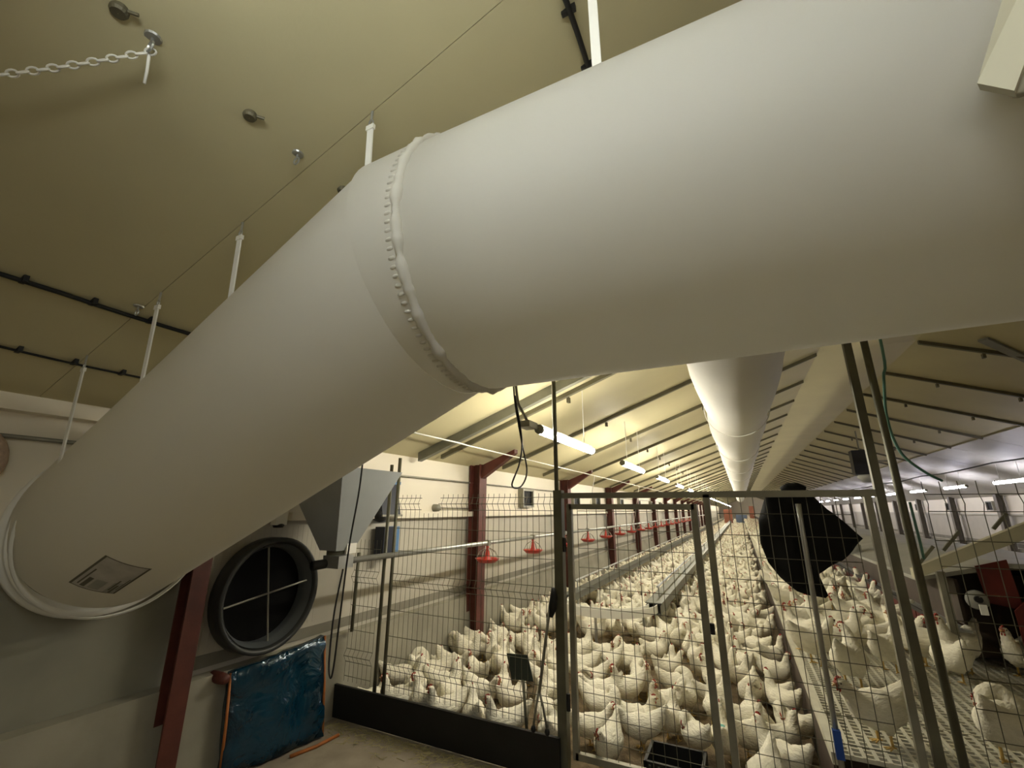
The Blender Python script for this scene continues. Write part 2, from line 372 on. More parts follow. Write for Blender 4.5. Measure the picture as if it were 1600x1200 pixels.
# ------------------------------------------------------------------ the white fabric ducts
RD = .45
R0 = Vector((-3.30, 1.385, 1.58)); K0 = Vector((-.93, 1.25, 2.56)); AX = (K0-R0).normalized()
dt = thing('cross_duct', 'large white inflated fabric air duct bending down to the near wall', 'air duct', (0, 0, 0))
def ring(c, ax, rad, n, cut=None, jit=0):
    e1 = ax.cross(Vector((0, 0, 1))).normalized(); e2 = e1.cross(ax)
    out = []
    for k in range(n):
        a = 2*PI*k/n; q = c + (e1*math.cos(a)+e2*math.sin(a))*(rad*(1+jit*math.sin(3*a+c.x*9)))
        if cut is not None:
            p0, nn = cut; q = q + ax*((p0-q).dot(nn)/ax.dot(nn))
        out.append(q)
    return out
def loft(rings, caps=False):
    mm = MB(); n = len(rings[0]); vs = [p for r in rings for p in r]
    fs = [(i*n+k, i*n+(k+1) % n, (i+1)*n+(k+1) % n, (i+1)*n+k) for i in range(len(rings)-1) for k in range(n)]
    if caps: fs += [tuple(range(n))[::-1], tuple((len(rings)-1)*n+k for k in range(n))]
    mm.add(vs, fs); return mm
NS = 72; XD = Vector((1, 0, 0)); mit = ((AX+XD).normalized())
Llen = (K0-R0).length
rings = [ring(R0+AX*(Llen*s), AX, RD, NS) for s in (0.02, .1, .2, .3, .4, .5, .6, .7)] + [ring(K0, AX, RD, NS, (K0-XD*.02, mit))]
loft(rings).build('sloping_sleeve', M['duct'], dt, True)
rings = [ring(K0, XD, RD+.003, NS, (K0-XD*.022, mit)), ring(Vector((-.785, 1.25, 2.56)), XD, RD+.006, NS)]
loft(rings).build('collar', M['duct'], dt, True)
rings = [ring(Vector((x, 1.25, 2.56)), XD, RD-.02 if x < -.765 else RD, NS) for x in (-.785, -.76, -.5, -.2, .1, .4, .7, 1.0, 1.3, 1.7)]
loft(rings, True).build('level_sleeve', M['duct'], dt, True)
# gathered seam: a lumpy welt and small pleats on the collar side
mm = MB(); n = 240; vs = []; fs = []
for k in range(n):
    a = 2*PI*k/n; lump = .0135 + .0025*math.sin(a*23+1) + .002*math.sin(a*41+2) + .0045*RNG.random()
    c = Vector((-.772+.0012*math.sin(a*17), 1.25-RD*math.cos(a), 2.56+RD*math.sin(a))); rad = Vector((0, -math.cos(a), math.sin(a)))
    for j in range(8):
        b = 2*PI*j/8; vs.append(c + (rad*math.cos(b)+XD*math.sin(b))*lump)
for k in range(n):
    for j in range(8): fs.append((k*8+j, k*8+(j+1) % 8, ((k+1) % n)*8+(j+1) % 8, ((k+1) % n)*8+j))
mm.add(vs, fs); mm.build('seam_welt', M['duct'], dt, True)
mm = MB()
for k in range(110):
    a = 2*PI*k/110; c = (-.800, 1.25-(RD+.004)*math.cos(a), 2.56+(RD+.004)*math.sin(a)); mm.sphere(c, (.015, .0065, .0065), 6, 4)
o = mm.build('seam_pleats', M['duct'], dt, True); o['kind'] = 'stuff'
# flange rings on the wall end
mm = MB(); mm.lathe([(.40, -.02), (.466, -.02), (.474, .0), (.466, .03), (.455, .035), (.45, .06), (.458, .075), (.455, .09), (.43, .09)], (-3.32, 1.385, 1.58), 'x', 72); mm.build('wall_flange', M['ductring'], dt, True)
mm = MB(); mm.lathe([(.452, .14), (.462, .15), (.462, .165), (.452, .175)], (-3.32, 1.385, 1.58), 'x', 72); mm.build('clamp_band', M['ductring'], dt, True)
# printed care panel on the sleeve (flat print, no legible words)
e1 = AX.cross(Vector((0, 0, 1))).normalized(); e2 = e1.cross(AX)
def onduct(s, deg, lift=.003):
    a = math.radians(deg); return R0 + AX*s + (e1*math.cos(a)+e2*math.sin(a))*(RD+lift)
def patch(mm, s0, s1, d0, d1, lift):
    n = max(2, int(abs(d1-d0)/3)); vs = []
    for i in range(n+1):
        d = d0+(d1-d0)*i/n; vs += [onduct(s0, d, lift), onduct(s1, d, lift)]
    mm.add(vs, [(2*i, 2*i+1, 2*i+3, 2*i+2) for i in range(n)])
sg0, sg1, dg0, dg1 = .29, .65, -53.5, -78.5
mm = MB(); patch(mm, sg0, sg1, dg0, dg1, .002); pl = mm.build('printed_panel', M['print_'], dt)
mm = MB()
for a in ((sg0, sg1, dg0, dg0-1.3), (sg0, sg1, dg1+1.3, dg1), (sg0, sg0+.006, dg0, dg1), (sg1-.006, sg1, dg0, dg1)): patch(mm, *a, .0035)
patch(mm, sg0+.03, sg1-.14, dg0-3, dg0-3.9, .0035); patch(mm, sg0+.02, sg0+.13, dg0-5, dg0-7.5, .0035)
patch(mm, sg0+.04, sg0+.17, dg1+5, dg1+6, .0035); patch(mm, sg0+.01, sg0+.11, dg1+3.2, dg1+4.5, .0035); patch(mm, sg0+.05, sg0+.2, dg1+1.8, dg1+2.4, .0035)
mm.build('print_lines', M['ink'], pl)
mm = MB(); patch(mm, sg0+.02, sg0+.13, dg0-9, dg0-15, .003); patch(mm, sg0+.0, sg0+.14, dg1+7, dg1+1.5, .003); mm.build('print_block', M['print2'], pl)

# ceiling straps of the cross duct
def strap(x, yb, zb, label, w=.026):
    y = .92; zt = zroof(x)-.02; t = thing('hanging_strap', label, 'strap', (x, y, zt))
    dz = zb-zt; mm = MB()
    mm.hexa([(-w/2, yb-y-.003, dz), (w/2, yb-y-.003, dz), (w/2, yb-y+.003, dz), (-w/2, yb-y+.003, dz)], [(-w/2, -.003, -.06), (w/2, -.003, -.06), (w/2, .003, -.06), (-w/2, .003, -.06)]); mm.build('webbing', M['strap'], t)
    mm = MB(); mm.box((0, 0, -.055), (w*1.35, .012, .02)); mm.build('buckle', M['white_pl'], t)
    mm = MB(); mm.tube([(0, 0, .025), (0, 0, -.02)], .005, 6)
    mm.tube([(.010*math.cos(a), 0, -.032+.012*math.sin(a)) for a in np.linspace(0, 2*PI, 12)], .003, 5); mm.build('hook', M['galv'], t)
    return t
def ztop_level(y): return 2.56 + math.sqrt(max(.0, RD**2-(y-1.25)**2))
strap(-.21, .93, ztop_level(.93)-.005, 'white webbing strap above the level sleeve of the duct, widest in view')
for x, lab in ((-1.045, 'white webbing strap just beside the gathered seam of the duct'),
               (-1.735, 'white webbing strap above the upper half of the sloping sleeve'),
               (-2.28, 'white webbing strap in front of the black ceiling cable'),
               (-2.87, 'white webbing strap nearest the wall end of the duct')):
    s = (x-R0.x)/AX.x; c = R0+AX*s; yb = .93
    zb = c.z + math.sqrt(RD**2-(yb-c.y)**2)*1.0/ max(.9, math.sqrt(1-AX.z**2)) - .012
    strap(x, yb, zb, lab)

# long duct down the hall
ld = thing('ridge_duct', 'long white fabric duct running down the hall under the ridge', 'air duct')
rings = []; ys = [1.62, 1.8, 2.0]+list(np.arange(2.2, 12, .2))+list(np.arange(12, 46, .8))
for y in ys:
    d = (y-2.4) % 2.6; pinch = .07*math.exp(-(min(d, 2.6-d)/.22)**2) if y > 4 else .03*math.exp(-((y-3.1)/.15)**2)
    r = .30*(1-pinch + .018*math.sin(y*2.3)); rings.append(ring(Vector((.08+.006*math.sin(y*1.7), y, 2.72+.008*math.sin(y*2.9))), Vector((0, 1, 0)), r, 40, None, .008))
rings.append(ring(Vector((.08, 46.3, 2.72)), Vector((0, 1, 0)), .15, 40)); rings.append(ring(Vector((.08, 46.5, 2.72)), Vector((0, 1, 0)), .04, 40))
loft(rings, True).build('sleeve', M['ductplain'], ld, True)
for y in (5.0, 7.6, 10.2, 12.8):
    mm = MB(); vs = []
    mm.tube([(.08+.303*math.cos(a), y+.02*math.sin(2*a), 2.72+.300*math.sin(a)) for a in np.linspace(0, 2*PI, 40)], .005, 6, False); mm.build('hoop', M['ductplain'], ld, True)
    mm = MB(); mm.box((.08, y, (3.02+zroof(.08))/2), (.02, .006, zroof(.08)-3.03)); mm.build('strap', M['strap'], ld)
mm = MB(); vs = ring(Vector((.08, 1.66, 2.72)), Vector((0, 1, 0)), .325, 40)
mm.lathe([(.30, 0), (.325, .02), (.328, .06), (.30, .08)], (.08, 1.66, 2.72), 'y', 40); mm.build('joint_cuff', M['ductplain'], ld, True)

# cream panel box at the far right end of the cross duct
bx = thing('panel_box', 'cream panel box pressed against the upper right end of the white duct', 'box', (0, 0, 0))
def quadslab(mm, a, b, c, d, th):
    a, b, c, d = map(Vector, (a, b, c, d)); n = (b-a).cross(d-a).normalized()*th
    mm.hexa([a, b, c, d], [a+n, b+n, c+n, d+n])
mm = MB(); quadslab(mm, (.425, .83, 2.354), (.452, .815, 2.309), (.668, .738, 2.795), (.634, .72, 2.895), .02); mm.build('front_panel', M['boxpanel'], bx)
mm = MB(); mm.tube([(.452, .81, 2.309), (.66, .735, 2.775)], .008, 8); mm.build('edge_bead', M['boxpanel'], bx, True)
mm = MB(); quadslab(mm, (.466, .81, 2.335), (.80, .785, 2.0), (1.25, .72, 2.55), (.70, .72, 2.86), .02); mm.build('side_panel', M['boxpanel'], bx)
mm = MB(); mm.tube([(.50, .775, 2.44), (.50, .765, 2.44)], .008, 8); mm.build('screw', M['steel'], bx)

# ------------------------------------------------------------------ ceiling odds and ends over the camera
def zc(x, off=0): return zroof(x) - off
def eye_hook(x, y, label, ring_r=.014, plate=.022):
    t = thing('eye_hook', label, 'hook', (x, y, zc(x)))
    mm = MB(); mm.lathe([(0.001, -.006), (plate*.9, -.006), (plate, 0)], (0, 0, 0), 'z', 14); mm.build('plate', M['galv'], t)
    mm = MB(); mm.tube([(0, 0, 0), (0, 0, -.02)], .004, 6); mm.tube([(ring_r*math.cos(a), 0, -.02-ring_r+ring_r*math.sin(a)) for a in np.linspace(0, 2*PI, 14)], .0035, 5); mm.build('eye', M['galv'], t)
eye_hook(-1.35, .38, 'galvanised ceiling eye hook that holds the chain', .016, .022)
eye_hook(-1.35, .86, 'empty eye hook on the ceiling joint beside the second strap')
eye_hook(-2.41, .90, 'small eye hook above the black ceiling cable by a strap')
for x, y, lab in ((-1.35, .67, 'dark round screw cap on the bare ceiling panel'), (-1.35, 1.08, 'dark round cap on the ceiling just above the sloping sleeve'), (-1.35, .30, 'brownish round cap on the ceiling above the chain hook')):
    t = thing('screw_cap', lab, 'cap', (x, y, zc(x))); mm = MB(); mm.lathe([(.001, -.014), (.018, -.014), (.022, -.006), (.022, .008)], (0, 0, 0), 'z', 16); mm.build('disc', M['rib'], t)
    mm = MB(); mm.tube([(.02, .012, -.004), (.035, .03, -.004)], .005, 6); mm.build('pin', M['rib'], t)
# chain
ch = thing('chain', 'slack galvanised chain hooked to the ceiling eye, top corner', 'chain', (0, 0, 0))
lk = MB(); A = np.linspace(0, 2*PI, 14)
lk.tube([(.014*math.cos(a), .008*math.sin(a), 0) for a in A], .003, 5, False); lkm = lk.mesh('chain_link', M['white_pl'], True)
p0 = Vector((-1.355, .385, zc(-1.355)-.045)); p1 = Vector((-1.86, .05, 2.74)); nl = 27
for i in range(nl):
    t0 = i/nl; p = p0.lerp(p1, t0); p.z -= .02*math.sin(PI*t0); d = (p1-p0).normalized()
    o = link('chain_link', lkm, ch); o.location = p
    q = d.to_track_quat('X', 'Z').to_matrix() @ Matrix.Rotation((PI/2)*(i % 2)+.5, 3, 'X'); o.rotation_euler = q.to_euler()
line_thing('tie_tail', 'loose end of cord hanging from the chain hook', 'cord', [(-1.36, .385, zc(-1.36)-.045), (-1.39, .40, zc(-1.39)-.07), (-1.40, .405, zc(-1.40)-.10)], .004, M['strap'])
# cables clipped along the ceiling
def ceiling_cable(name, label, x, y0, y1, r, m, clips, wob=.012):
    t = thing(name, label, 'cable', (0, 0, 0))
    ys = np.linspace(y0, y1, 40); mm = MB(); mm.tube([(x+wob*math.sin(y*7)*.4, y, zc(x)-r-.004-.006*abs(math.sin(y*5))) for y in ys], r, 6); mm.build('sheath', m, t, True)
    for y in clips:
        mm = MB(); mm.box((x, y, zc(x)-r), (.05, .016, .026)); mm.build('clip', m, t)
ceiling_cable('ceiling_cable', 'thick black cable bundle clipped across the ceiling past the straps', -2.465, -1, 3.3, .010, M['cable'], list(np.arange(.1, 3, .22)))
ceiling_cable('ceiling_cable', 'thin dark cable clipped to the ceiling close to the eave beam', -2.935, -1, 3.3, .006, M['cable'], list(np.arange(.7, 3, .2)))
ceiling_cable('ceiling_cable', 'black cable clipped to the ceiling behind the top of the duct', -.33, -.5, 3.3, .010, M['cable'], [.6, .9, 1.08, 1.3])
t = tag(MB().build('unused', M['foam']), None) if False else None

# ------------------------------------------------------------------ things on the left wall
fan = thing('wall_fan', 'large round black extractor fan set in the wall under the duct', 'fan', (-3.32, 2.42, 1.08))
mm = MB(); mm.lathe([(.375, -.03), (.40, .0), (.40, .12), (.385, .13), (.365, .12), (.355, -.03)], (0, 0, 0), 'x', 48); mm.build('housing_ring', M['fanring'], fan, True)
mm = MB(); mm.lathe([(.355, .10), (.33, .045), (.325, .02), (.325, -.02)], (0, 0, 0), 'x', 48); mm.build('inner_rim', M['fanrim'], fan, True)
mm = MB(); mm.lathe([(.001, -.02), (.33, -.02)], (0, 0, 0), 'x', 48); mm.build('dark_opening', M['darkglass'], fan)
for a in (.15, PI/2+.15):
    mm = MB(); mm.tube([(.06, -.335*math.cos(a), -.335*math.sin(a)), (.06, .335*math.cos(a), .335*math.sin(a))], .007, 6); mm.build('guard_bar', M['steel'], fan)
# guard grille wires around the fan
mm = MB()
for y in np.arange(1.98, 2.98, .05): mm.tube([(-3.345, y, .78), (-3.345, y, 1.56)], .0016, 4)
o = tag(mm.build('wire_guard', M['greywall']), 'fine vertical wire guard on the wall round the fan', 'guard', None, None)
# small white sensor under the duct
t = thing('wall_sensor', 'small white sensor box with dark base on the wall above the fan', 'sensor', (-3.30, 2.44, 1.60))
mm = MB(); mm.box((.02, 0, .03), (.06, .10, .12)); mm.build('case', M['white_pl'], t); mm = MB(); mm.lathe([(.001, -.05), (.035, -.05), (.045, -.03), (.03, -.02)], (.02, 0, 0), 'z', 14); mm.build('base', M['cable'], t)
# beige foam block high on the wall
mm = MB(); mm.sphere((0, 0, 0), (.05, .13, .16), 16, 10); o = mm.build('foam_block', M['foam'], None, True); o.location = (-3.28, .74, 1.92); tag(o, 'pinkish beige foam lump on the wall at the picture edge', 'foam')
# wall device cluster by the fence
t = thing('wall_inlet', 'dark blue tilted wall inlet half hidden by the grey hopper', 'vent', (-3.30, 3.66, 1.80))
mm = MB(); mm.hexa([(0, -.14, -.16), (.10, -.14, -.16), (.10, .13, -.16), (0, .13, -.16)], [(0, -.14, .15), (.03, -.14, .15), (.03, .13, .15), (0, .13, .15)]); mm.build('flap', M['navy'], t)
mm = MB(); mm.box((.05, 0, -.17), (.12, .30, .02)); mm.build('sill', M['steel'], t); mm = MB(); mm.box((.03, 0, .16), (.06, .29, .03)); mm.build('head', M['windowblue'], t)
t = thing('wall_speaker', 'black round device on the wall below the dark inlet', 'siren', (-3.29, 3.55, 1.63))
mm = MB(); mm.lathe([(.001, .09), (.05, .08), (.065, .03), (.055, -.02)], (0, 0, 0), 'x', 16); mm.build('dome', M['cable'], t, True)
t = thing('control_box', 'blue and black control box on the wall behind the fence posts', 'box', (-3.32, 3.70, 1.37))
mm = MB(); mm.box((.06, -.07, 0), (.12, .13, .30)); mm.build('black_case', M['navy'], t); mm = MB(); mm.box((.05, .06, .02), (.10, .11, .26)); mm.build('blue_case', M['windowblue'], t)
t = thing('wall_junction', 'small round grey junction box on the cream wall', 'box', (-3.30, 4.53, 1.71))
mm = MB(); mm.lathe([(.001, .06), (.04, .055), (.045, .0), (.045, -.02)], (0, 0, 0), 'x', 14); mm.build('cap', M['steel'], t, True)
line_thing('conduit', 'short grey conduit from the junction box to the red column', 'pipe', [(-3.30, 4.57, 1.71), (-3.30, 5.38, 1.705)], .008, M['steel'])
def inlet(y, z, label, group=None, x=-3.31, s=1):
    t = thing('air_inlet', label, 'vent', (x, y, z), group)
    mm = MB(); mm.box((.03*s, 0, .135), (.12, .44, .03)); mm.box((.03*s, 0, -.135), (.12, .44, .03)); mm.box((.03*s, .205, 0), (.12, .03, .24)); mm.box((.03*s, -.205, 0), (.12, .03, .24)); mm.build('frame', M['steel'], t)
    mm = MB(); mm.box((.045*s, 0, 0), (.02, .39, .25)); mm.build('flap', M['darkglass'], t)
INY = [7.09, 9.68, 11.37, 14.0, 16.7]+[16.7+2.6*k for k in range(1, 8)]
for i, y in enumerate(INY):
    inlet(y, 1.88, f'dark square air inlet, {ORD[i]} along the cream wall above the feeder pans' if i < 6 else 'tiny dark air inlet far along the cream wall', None if i < 6 else 'distant inlets on the cream wall')
for i, y in enumerate([16.9, 20.1, 23.4, 26.9, 30.3]):
    inlet(y, 1.88, f'blurred dark air inlet, {ORD[i]} on the far side wall past the nest roof', None, XR-.01, -1)

# blue foil panel leaning by the wall
bp = thing('foil_panel', 'panel wrapped in shiny blue foil with orange edges, leaning by the wall', 'panel', (0, 0, 0))
a, b, c, d = Vector((-3.22, 2.22, .015)), Vector((-3.10, 2.93, .015)), Vector((-3.17, 2.91, .70)), Vector((-3.24, 2.20, .62))
nx, nz = 11, 11; mm = MB(); vs = []; nrm = (b-a).cross(d-a).normalized()
for j in range(nz+1):
    for i in range(nx+1):
        u, v = i/nx, j/nz; p = a.lerp(b, u).lerp(d.lerp(c, u), v)
        wv = .012*math.sin(u*9+v*7)*math.sin(v*11-u*4) + .034*(RNG.random()-.5)*(RNG.random() > .35) + (.02*math.sin(PI*u) if v > .75 else 0)
        vs.append(p + nrm*(.03+wv))
front = len(vs)
vs += [p - nrm*.06 for p in vs]
fs = [(j*(nx+1)+i, j*(nx+1)+i+1, (j+1)*(nx+1)+i+1, (j+1)*(nx+1)+i) for j in range(nz) for i in range(nx)]
fs += [tuple(front+k for k in f[::-1]) for f in fs]
rim = [i for i in range(nx+1)] + [j*(nx+1)+nx for j in range(1, nz+1)] + [nz*(nx+1)+i for i in range(nx-1, -1, -1)] + [j*(nx+1) for j in range(nz-1, 0, -1)]
fs += [(rim[k], front+rim[k], front+rim[(k+1) % len(rim)], rim[(k+1) % len(rim)]) for k in range(len(rim))]
mm.add(vs, fs); mm.build('foil', M['blue'], bp, True)
for q0, q1, nm in ((a, d, 'edge_strip'), (b, c, 'edge_strip')):
    mm = MB(); mm.tube([q0+nrm*.02, (q0+q1)/2+nrm*.03, q1+nrm*.02], .009, 8); mm.build(nm, M['orange'], bp, True)
line_thing('orange_strip', 'orange strap lying on the floor at the foot of the blue foil panel', 'strap', [(-3.05, 2.62, .012), (-3.0, 2.8, .012), (-2.99, 3.0, .012)], .012, M['orange'])
mm = MB(); mm.lathe([(.001, .03), (.03, .025), (.036, -.03), (.034, -.12)], (-3.22, 2.15, .60), 'x', 12); tag(mm.build('pipe_stub', M['red'], None, True), 'red brown round pipe stub on the wall beside the blue foil panel', 'pipe')

# ------------------------------------------------------------------ feed hopper and pan feeder line
hp = thing('feed_hopper', 'grey sheet metal feed hopper tapering to its outlet before the fence', 'hopper', (-2.92, 2.72, 0))
h0, h1, z0, z1 = .09, .33, 1.38, 2.0
B = [(-h0, -h0), (h0, -h0), (h0, h0), (-h0, h0)]; T = [(-h1, -h1), (h1, -h1), (h1, h1), (-h1, h1)]
mm = MB(); mm.add([(x, y, z0) for x, y in B]+[(x, y, z1) for x, y in T]+[(x*.985, y*.985, z0) for x, y in B]+[(x*.985, y*.985, z1) for x, y in T],
   [(0, 1, 5, 4), (1, 2, 6, 5), (2, 3, 7, 6), (3, 0, 4, 7), (8, 12, 13, 9), (9, 13, 14, 10), (10, 14, 15, 11), (11, 15, 12, 8)]); mm.build('cone', M['hopper'], hp)
mm = MB(); mm.tube([(0, 0, z0+.02), (0, 0, z0-.10)], .075, 14); mm.build('outlet', M['post'], hp, True)
mm = MB(); mm.box((.05, -.02, z0-.08), (.17, .15, .09)); mm.build('auger_boot', M['galv'], hp)
mm = MB(); mm.tube([(-.02, -.2, z0-.10), (0, .02, z0-.09)], .035, 10); mm.build('motor', M['cable'], hp, True)
mm = MB(); mm.box((.10, .05, z0+.02), (.02, .10, .09)); mm.build('tag_plate', M['white_pl'], hp)
line_thing('power_cable', 'black cable hanging down in front of the grey hopper', 'cable', [tuple(p) for p in spline([(-2.30, 2.30, zroof(-2.30)-.003), (-2.33, 2.32, 2.05), (-2.36, 2.34, 1.8), (-2.42, 2.36, 1.45), (-2.46, 2.38, 1.0), (-2.49, 2.4, .72), (-2.53, 2.42, .63), (-2.58, 2.44, .72), (-2.6, 2.46, 1.0), (-2.6, 2.5, 1.28)], 40)], .006, M['cable'])
fp = line_thing('feed_pipe', 'long white feed pipe carrying the red pans along the wall', 'pipe', [(-2.83, 2.72, 1.30), (-2.83, 60, 1.30)], .024, M['galv'], 10)
def make_pan():
    t = thing('feeder_pan', '', 'feeder')
    mm = MB(); mm.lathe([(.001, -.225), (.10, -.225), (.145, -.185), (.152, -.175), (.14, -.178), (.095, -.212), (.001, -.212)], (0, 0, 0), 'z', 20); mm.build('pan', M['pan'], t, True)
    mm = MB(); mm.lathe([(.060, -.208), (.030, -.15), (.018, -.08), (.018, -.03)], (0, 0, 0), 'z', 12); mm.build('cone', M['pan'], t, True)
    mm = MB()
    for k in range(8):
        a = 2*PI*k/8; mm.tube([(.03*math.cos(a), .03*math.sin(a), -.06), (.10*math.cos(a), .10*math.sin(a), -.10), (.145*math.cos(a), .145*math.sin(a), -.178)], .004, 4)
    mm.build('grill', M['steel'], t); 
    mm = MB(); mm.box((0, 0, 0), (.06, .05, .065)); mm.build('clamp', M['steel'], t)
    return t
pan0 = make_pan()
for i in range(22):
    y = 5.0+1.37*i; lab = (f'red hanging feeder pan, {ORD[i]} along the white pipe' if i < 9 else 'small red feeder pan far along the white pipe')
    if i == 0: pan0.location = (-2.83, y, 1.30); tag(pan0, lab)
    else: copy_thing(pan0, (-2.83, y, 1.30), 0, 1, lab, None if i < 9 else 'distant pans on the white pipe')
t = line_thing('winch_rope', 'thin white winch rope running along under the ceiling ribs', 'rope', [(-2.60, 2.9, 2.37), (-2.60, 3.9, 2.375), (-2.60, 4.15, 2.37), (-2.60, 40, 2.37)], .008, M['strap'])
for y, lab in ((9.0, 'first thin white drop rope from winch rope to feed pipe'), (13.6, 'second thin white drop rope to the feed pipe')):
    line_thing('drop_rope', lab, 'rope', [(-2.60, y, 2.37), (-2.83, y+.05, 1.33)], .006, M['strap'])
line_thing('cable_loop', 'black cable hanging in a loop under the roof channel', 'cable', [tuple(p) for p in spline([(-1.36, 2.77, 2.95), (-1.38, 2.78, 2.55), (-1.40, 2.95, 2.2), (-1.40, 3.05, 1.98), (-1.40, 2.95, 1.86), (-1.40, 2.80, 1.86), (-1.40, 2.92, 2.02), (-1.39, 2.94, 2.2), (-1.38, 2.80, 2.5)], 50)], .006, M['cable'])

# ------------------------------------------------------------------ fence, gate, posts
FY = 3.27
def wires(mm, xs, zs, z0, z1, folds, r=.0022, cutx=None, y=FY, lid=None):
    def fold_pts(x, a, b):
        pts = [(x, y, a)]
        for f in folds:
            if a < f-.05 and f+.05 < b: pts += [(x, y, f-.05), (x, y-.028, f), (x, y, f+.05)]
        return pts + [(x, y, b)]
    for x in xs:
        zt = z1
        if cutx and cutx[0] < x < cutx[1]: zt = cutx[2]
        mm.tube(fold_pts(x, z0, zt), r, 4)
    for z in zs:
        yy = y-.028 if any(abs(z-f) < .01 for f in folds) else y
        if cutx and z > cutx[2]+.01:
            mm.tube([(xs[0], yy, z), (cutx[0], yy, z)], r*1.1, 4); mm.tube([(cutx[1], yy, z), (xs[-1], yy, z)], r*1.1, 4)
        else: mm.tube([(xs[0], yy, z), (xs[-1], yy, z)], r*1.1, 4)
fe = thing('mesh_fence', 'dark welded wire mesh fence panel with folded rows beside the gate', 'fence', (0, 0, 0))
mm = MB(); folds = [.46, 1.10, 1.74]; zs = sorted([.30, .41, .46, .51, .66, .86, 1.05, 1.10, 1.15, 1.34, 1.53, 1.69, 1.74, 1.79])
wires(mm, list(np.arange(-2.80, -1.24, .05)), zs, .26, 1.82, folds, cutx=(-2.53, -2.33, 1.66)); mm.build('wire_mesh', M['wire'], fe)['kind'] = 'stuff'
mm = MB(); wires(mm, list(np.arange(-3.26, -2.92, .05)), [.30, .41, .46, .51, .66, .86, 1.05, 1.10, 1.15, 1.34], .26, 1.42, folds[:2]); mm.build('short_wire_mesh', M['wire'], fe)['kind'] = 'stuff'
for x, z0_, z1_ in ((-3.24, .64, 1.30), (-2.925, .02, 2.10), (-2.83, .02, 2.16)):
    mm = MB(); mm.tube([(x, FY+.02, z0_), (x, FY+.02, z1_)], .016, 10); mm.build('post', M['post'], fe, True)
bb = thing('black_board', 'low black board standing along the foot of the mesh fence', 'board', (0, 0, 0))
mm = MB(); mm.box((-2.265, 3.20, .135), (2.05, .025, .24)); mm.build('board', M['black'], bb)
for x in (-3.0, -2.2, -1.45):
    mm = MB(); mm.box((x, 3.225, .13), (.03, .03, .22)); mm.build('batten', M['black'], bb)
gt = thing('wire_gate', 'grey steel tube gate with square wire mesh between two tall posts', 'gate', (0, 0, 0))
def bar(nm, p, q, wd=.04, m='steel', par=None):
    p, q = Vector(p), Vector(q); mm = MB(); d = q-p; L = d.length; R = d.to_track_quat('Z', 'Y').to_matrix(); mm.box((p+q)/2, (wd, wd, L), R); return mm.build(nm, M[m], par or gt)
bar('post', (-1.235, FY, 0), (-1.235, FY, 1.84), .065, 'post'); 
mm = MB(); mm.tube([(-1.25, FY, 1.84), (-1.256, FY, zroof(-1.256)-.01)], .016, 10); mm.build('post_extension', M['post'], gt, True)
bar('top_rail', (-1.20, FY, 1.80), (.74, FY, 1.80), .04)
lf = bpy.data.objects.new('gate_leaf', None); COL.objects.link(lf); lf.parent = gt
for p, q in (((-1.15, FY, .13), (-1.15, FY, 1.74)), ((-.275, FY, .13), (-.275, FY, 1.74)), ((-1.15, FY, 1.72), (-.275, FY, 1.72)), ((-1.15, FY, .15), (-.275, FY, .15))):
    bar('frame_tube', p, q, .038, 'steel', lf)
mm = MB(); wires(mm, list(np.arange(-1.09, -.28, .072)), list(np.arange(.26, 1.70, .13)), .16, 1.71, [], .0021); o = mm.build('leaf_wire_mesh', M['wire'], lf); o['kind'] = 'stuff'
mm = MB(); mm.tube([(-.24, FY-.03, .97), (-.24, FY-.03, 1.03)], .014, 8); mm.build('latch', M['cable'], lf)
for z in (.45, 1.45):
    mm = MB(); mm.tube([(-1.19, FY-.02, z-.05), (-1.19, FY-.02, z+.05)], .014, 8); mm.build('hinge', M['cable'], gt)
bar('post', (-.195, FY, 0), (-.195, FY, 1.80), .04)
rf = bpy.data.objects.new('gate_leaf', None); COL.objects.link(rf); rf.parent = gt
bar('frame_tube', (.665, FY, .02), (.665, FY, 1.79), .035, 'steel', rf)
mm = MB(); wires(mm, list(np.arange(-.14, .65, .072)), list(np.arange(.12, 1.76, .13)), .05, 1.78, [], .0021); o = mm.build('leaf_wire_mesh', M['wire'], rf); o['kind'] = 'stuff'
mm = MB(); mm.tube([(.315, FY-.03, .05), (.315, FY-.03, 1.62), (.315, FY-.03, 1.74)], [.014, .014, .016], 8); mm.build('bolt_rod', M['galv'], rf, True)
bar('post', (.735, FY, 0), (.715, FY, zroof(.715)-.02), .042, 'post')
mm = MB(); mm.tube([(.835, FY+.03, 0), (.81, FY+.03, zroof(.81)-.01)], .020, 10); o = tag(mm.build('support_pole', M['post'], None, True), 'outer dark steel pole with brown stain beside the gate post', 'pole')
mm = MB(); mm.box((.315, FY-.045, .52), (.036, .036, .13)); tag(mm.build('blue_tape', M['bluetag']), 'blue tape wrapped on the gate rod near the slats', 'tape')
f2 = thing('mesh_fence', 'wire mesh fence panel past the support pole, before the nest row', 'fence', (0, 0, 0))
mm = MB(); wires(mm, list(np.arange(.92, 1.75, .075)), list(np.arange(.12, 1.66, .13))+[1.70, 1.79], .05, 1.86, [1.74], .0021); mm.build('wire_mesh', M['wire'], f2)['kind'] = 'stuff'
mm = MB(); mm.tube([(1.80, FY, 0), (1.80, FY, 1.9)], .02, 8); mm.build('post', M['post'], f2, True)
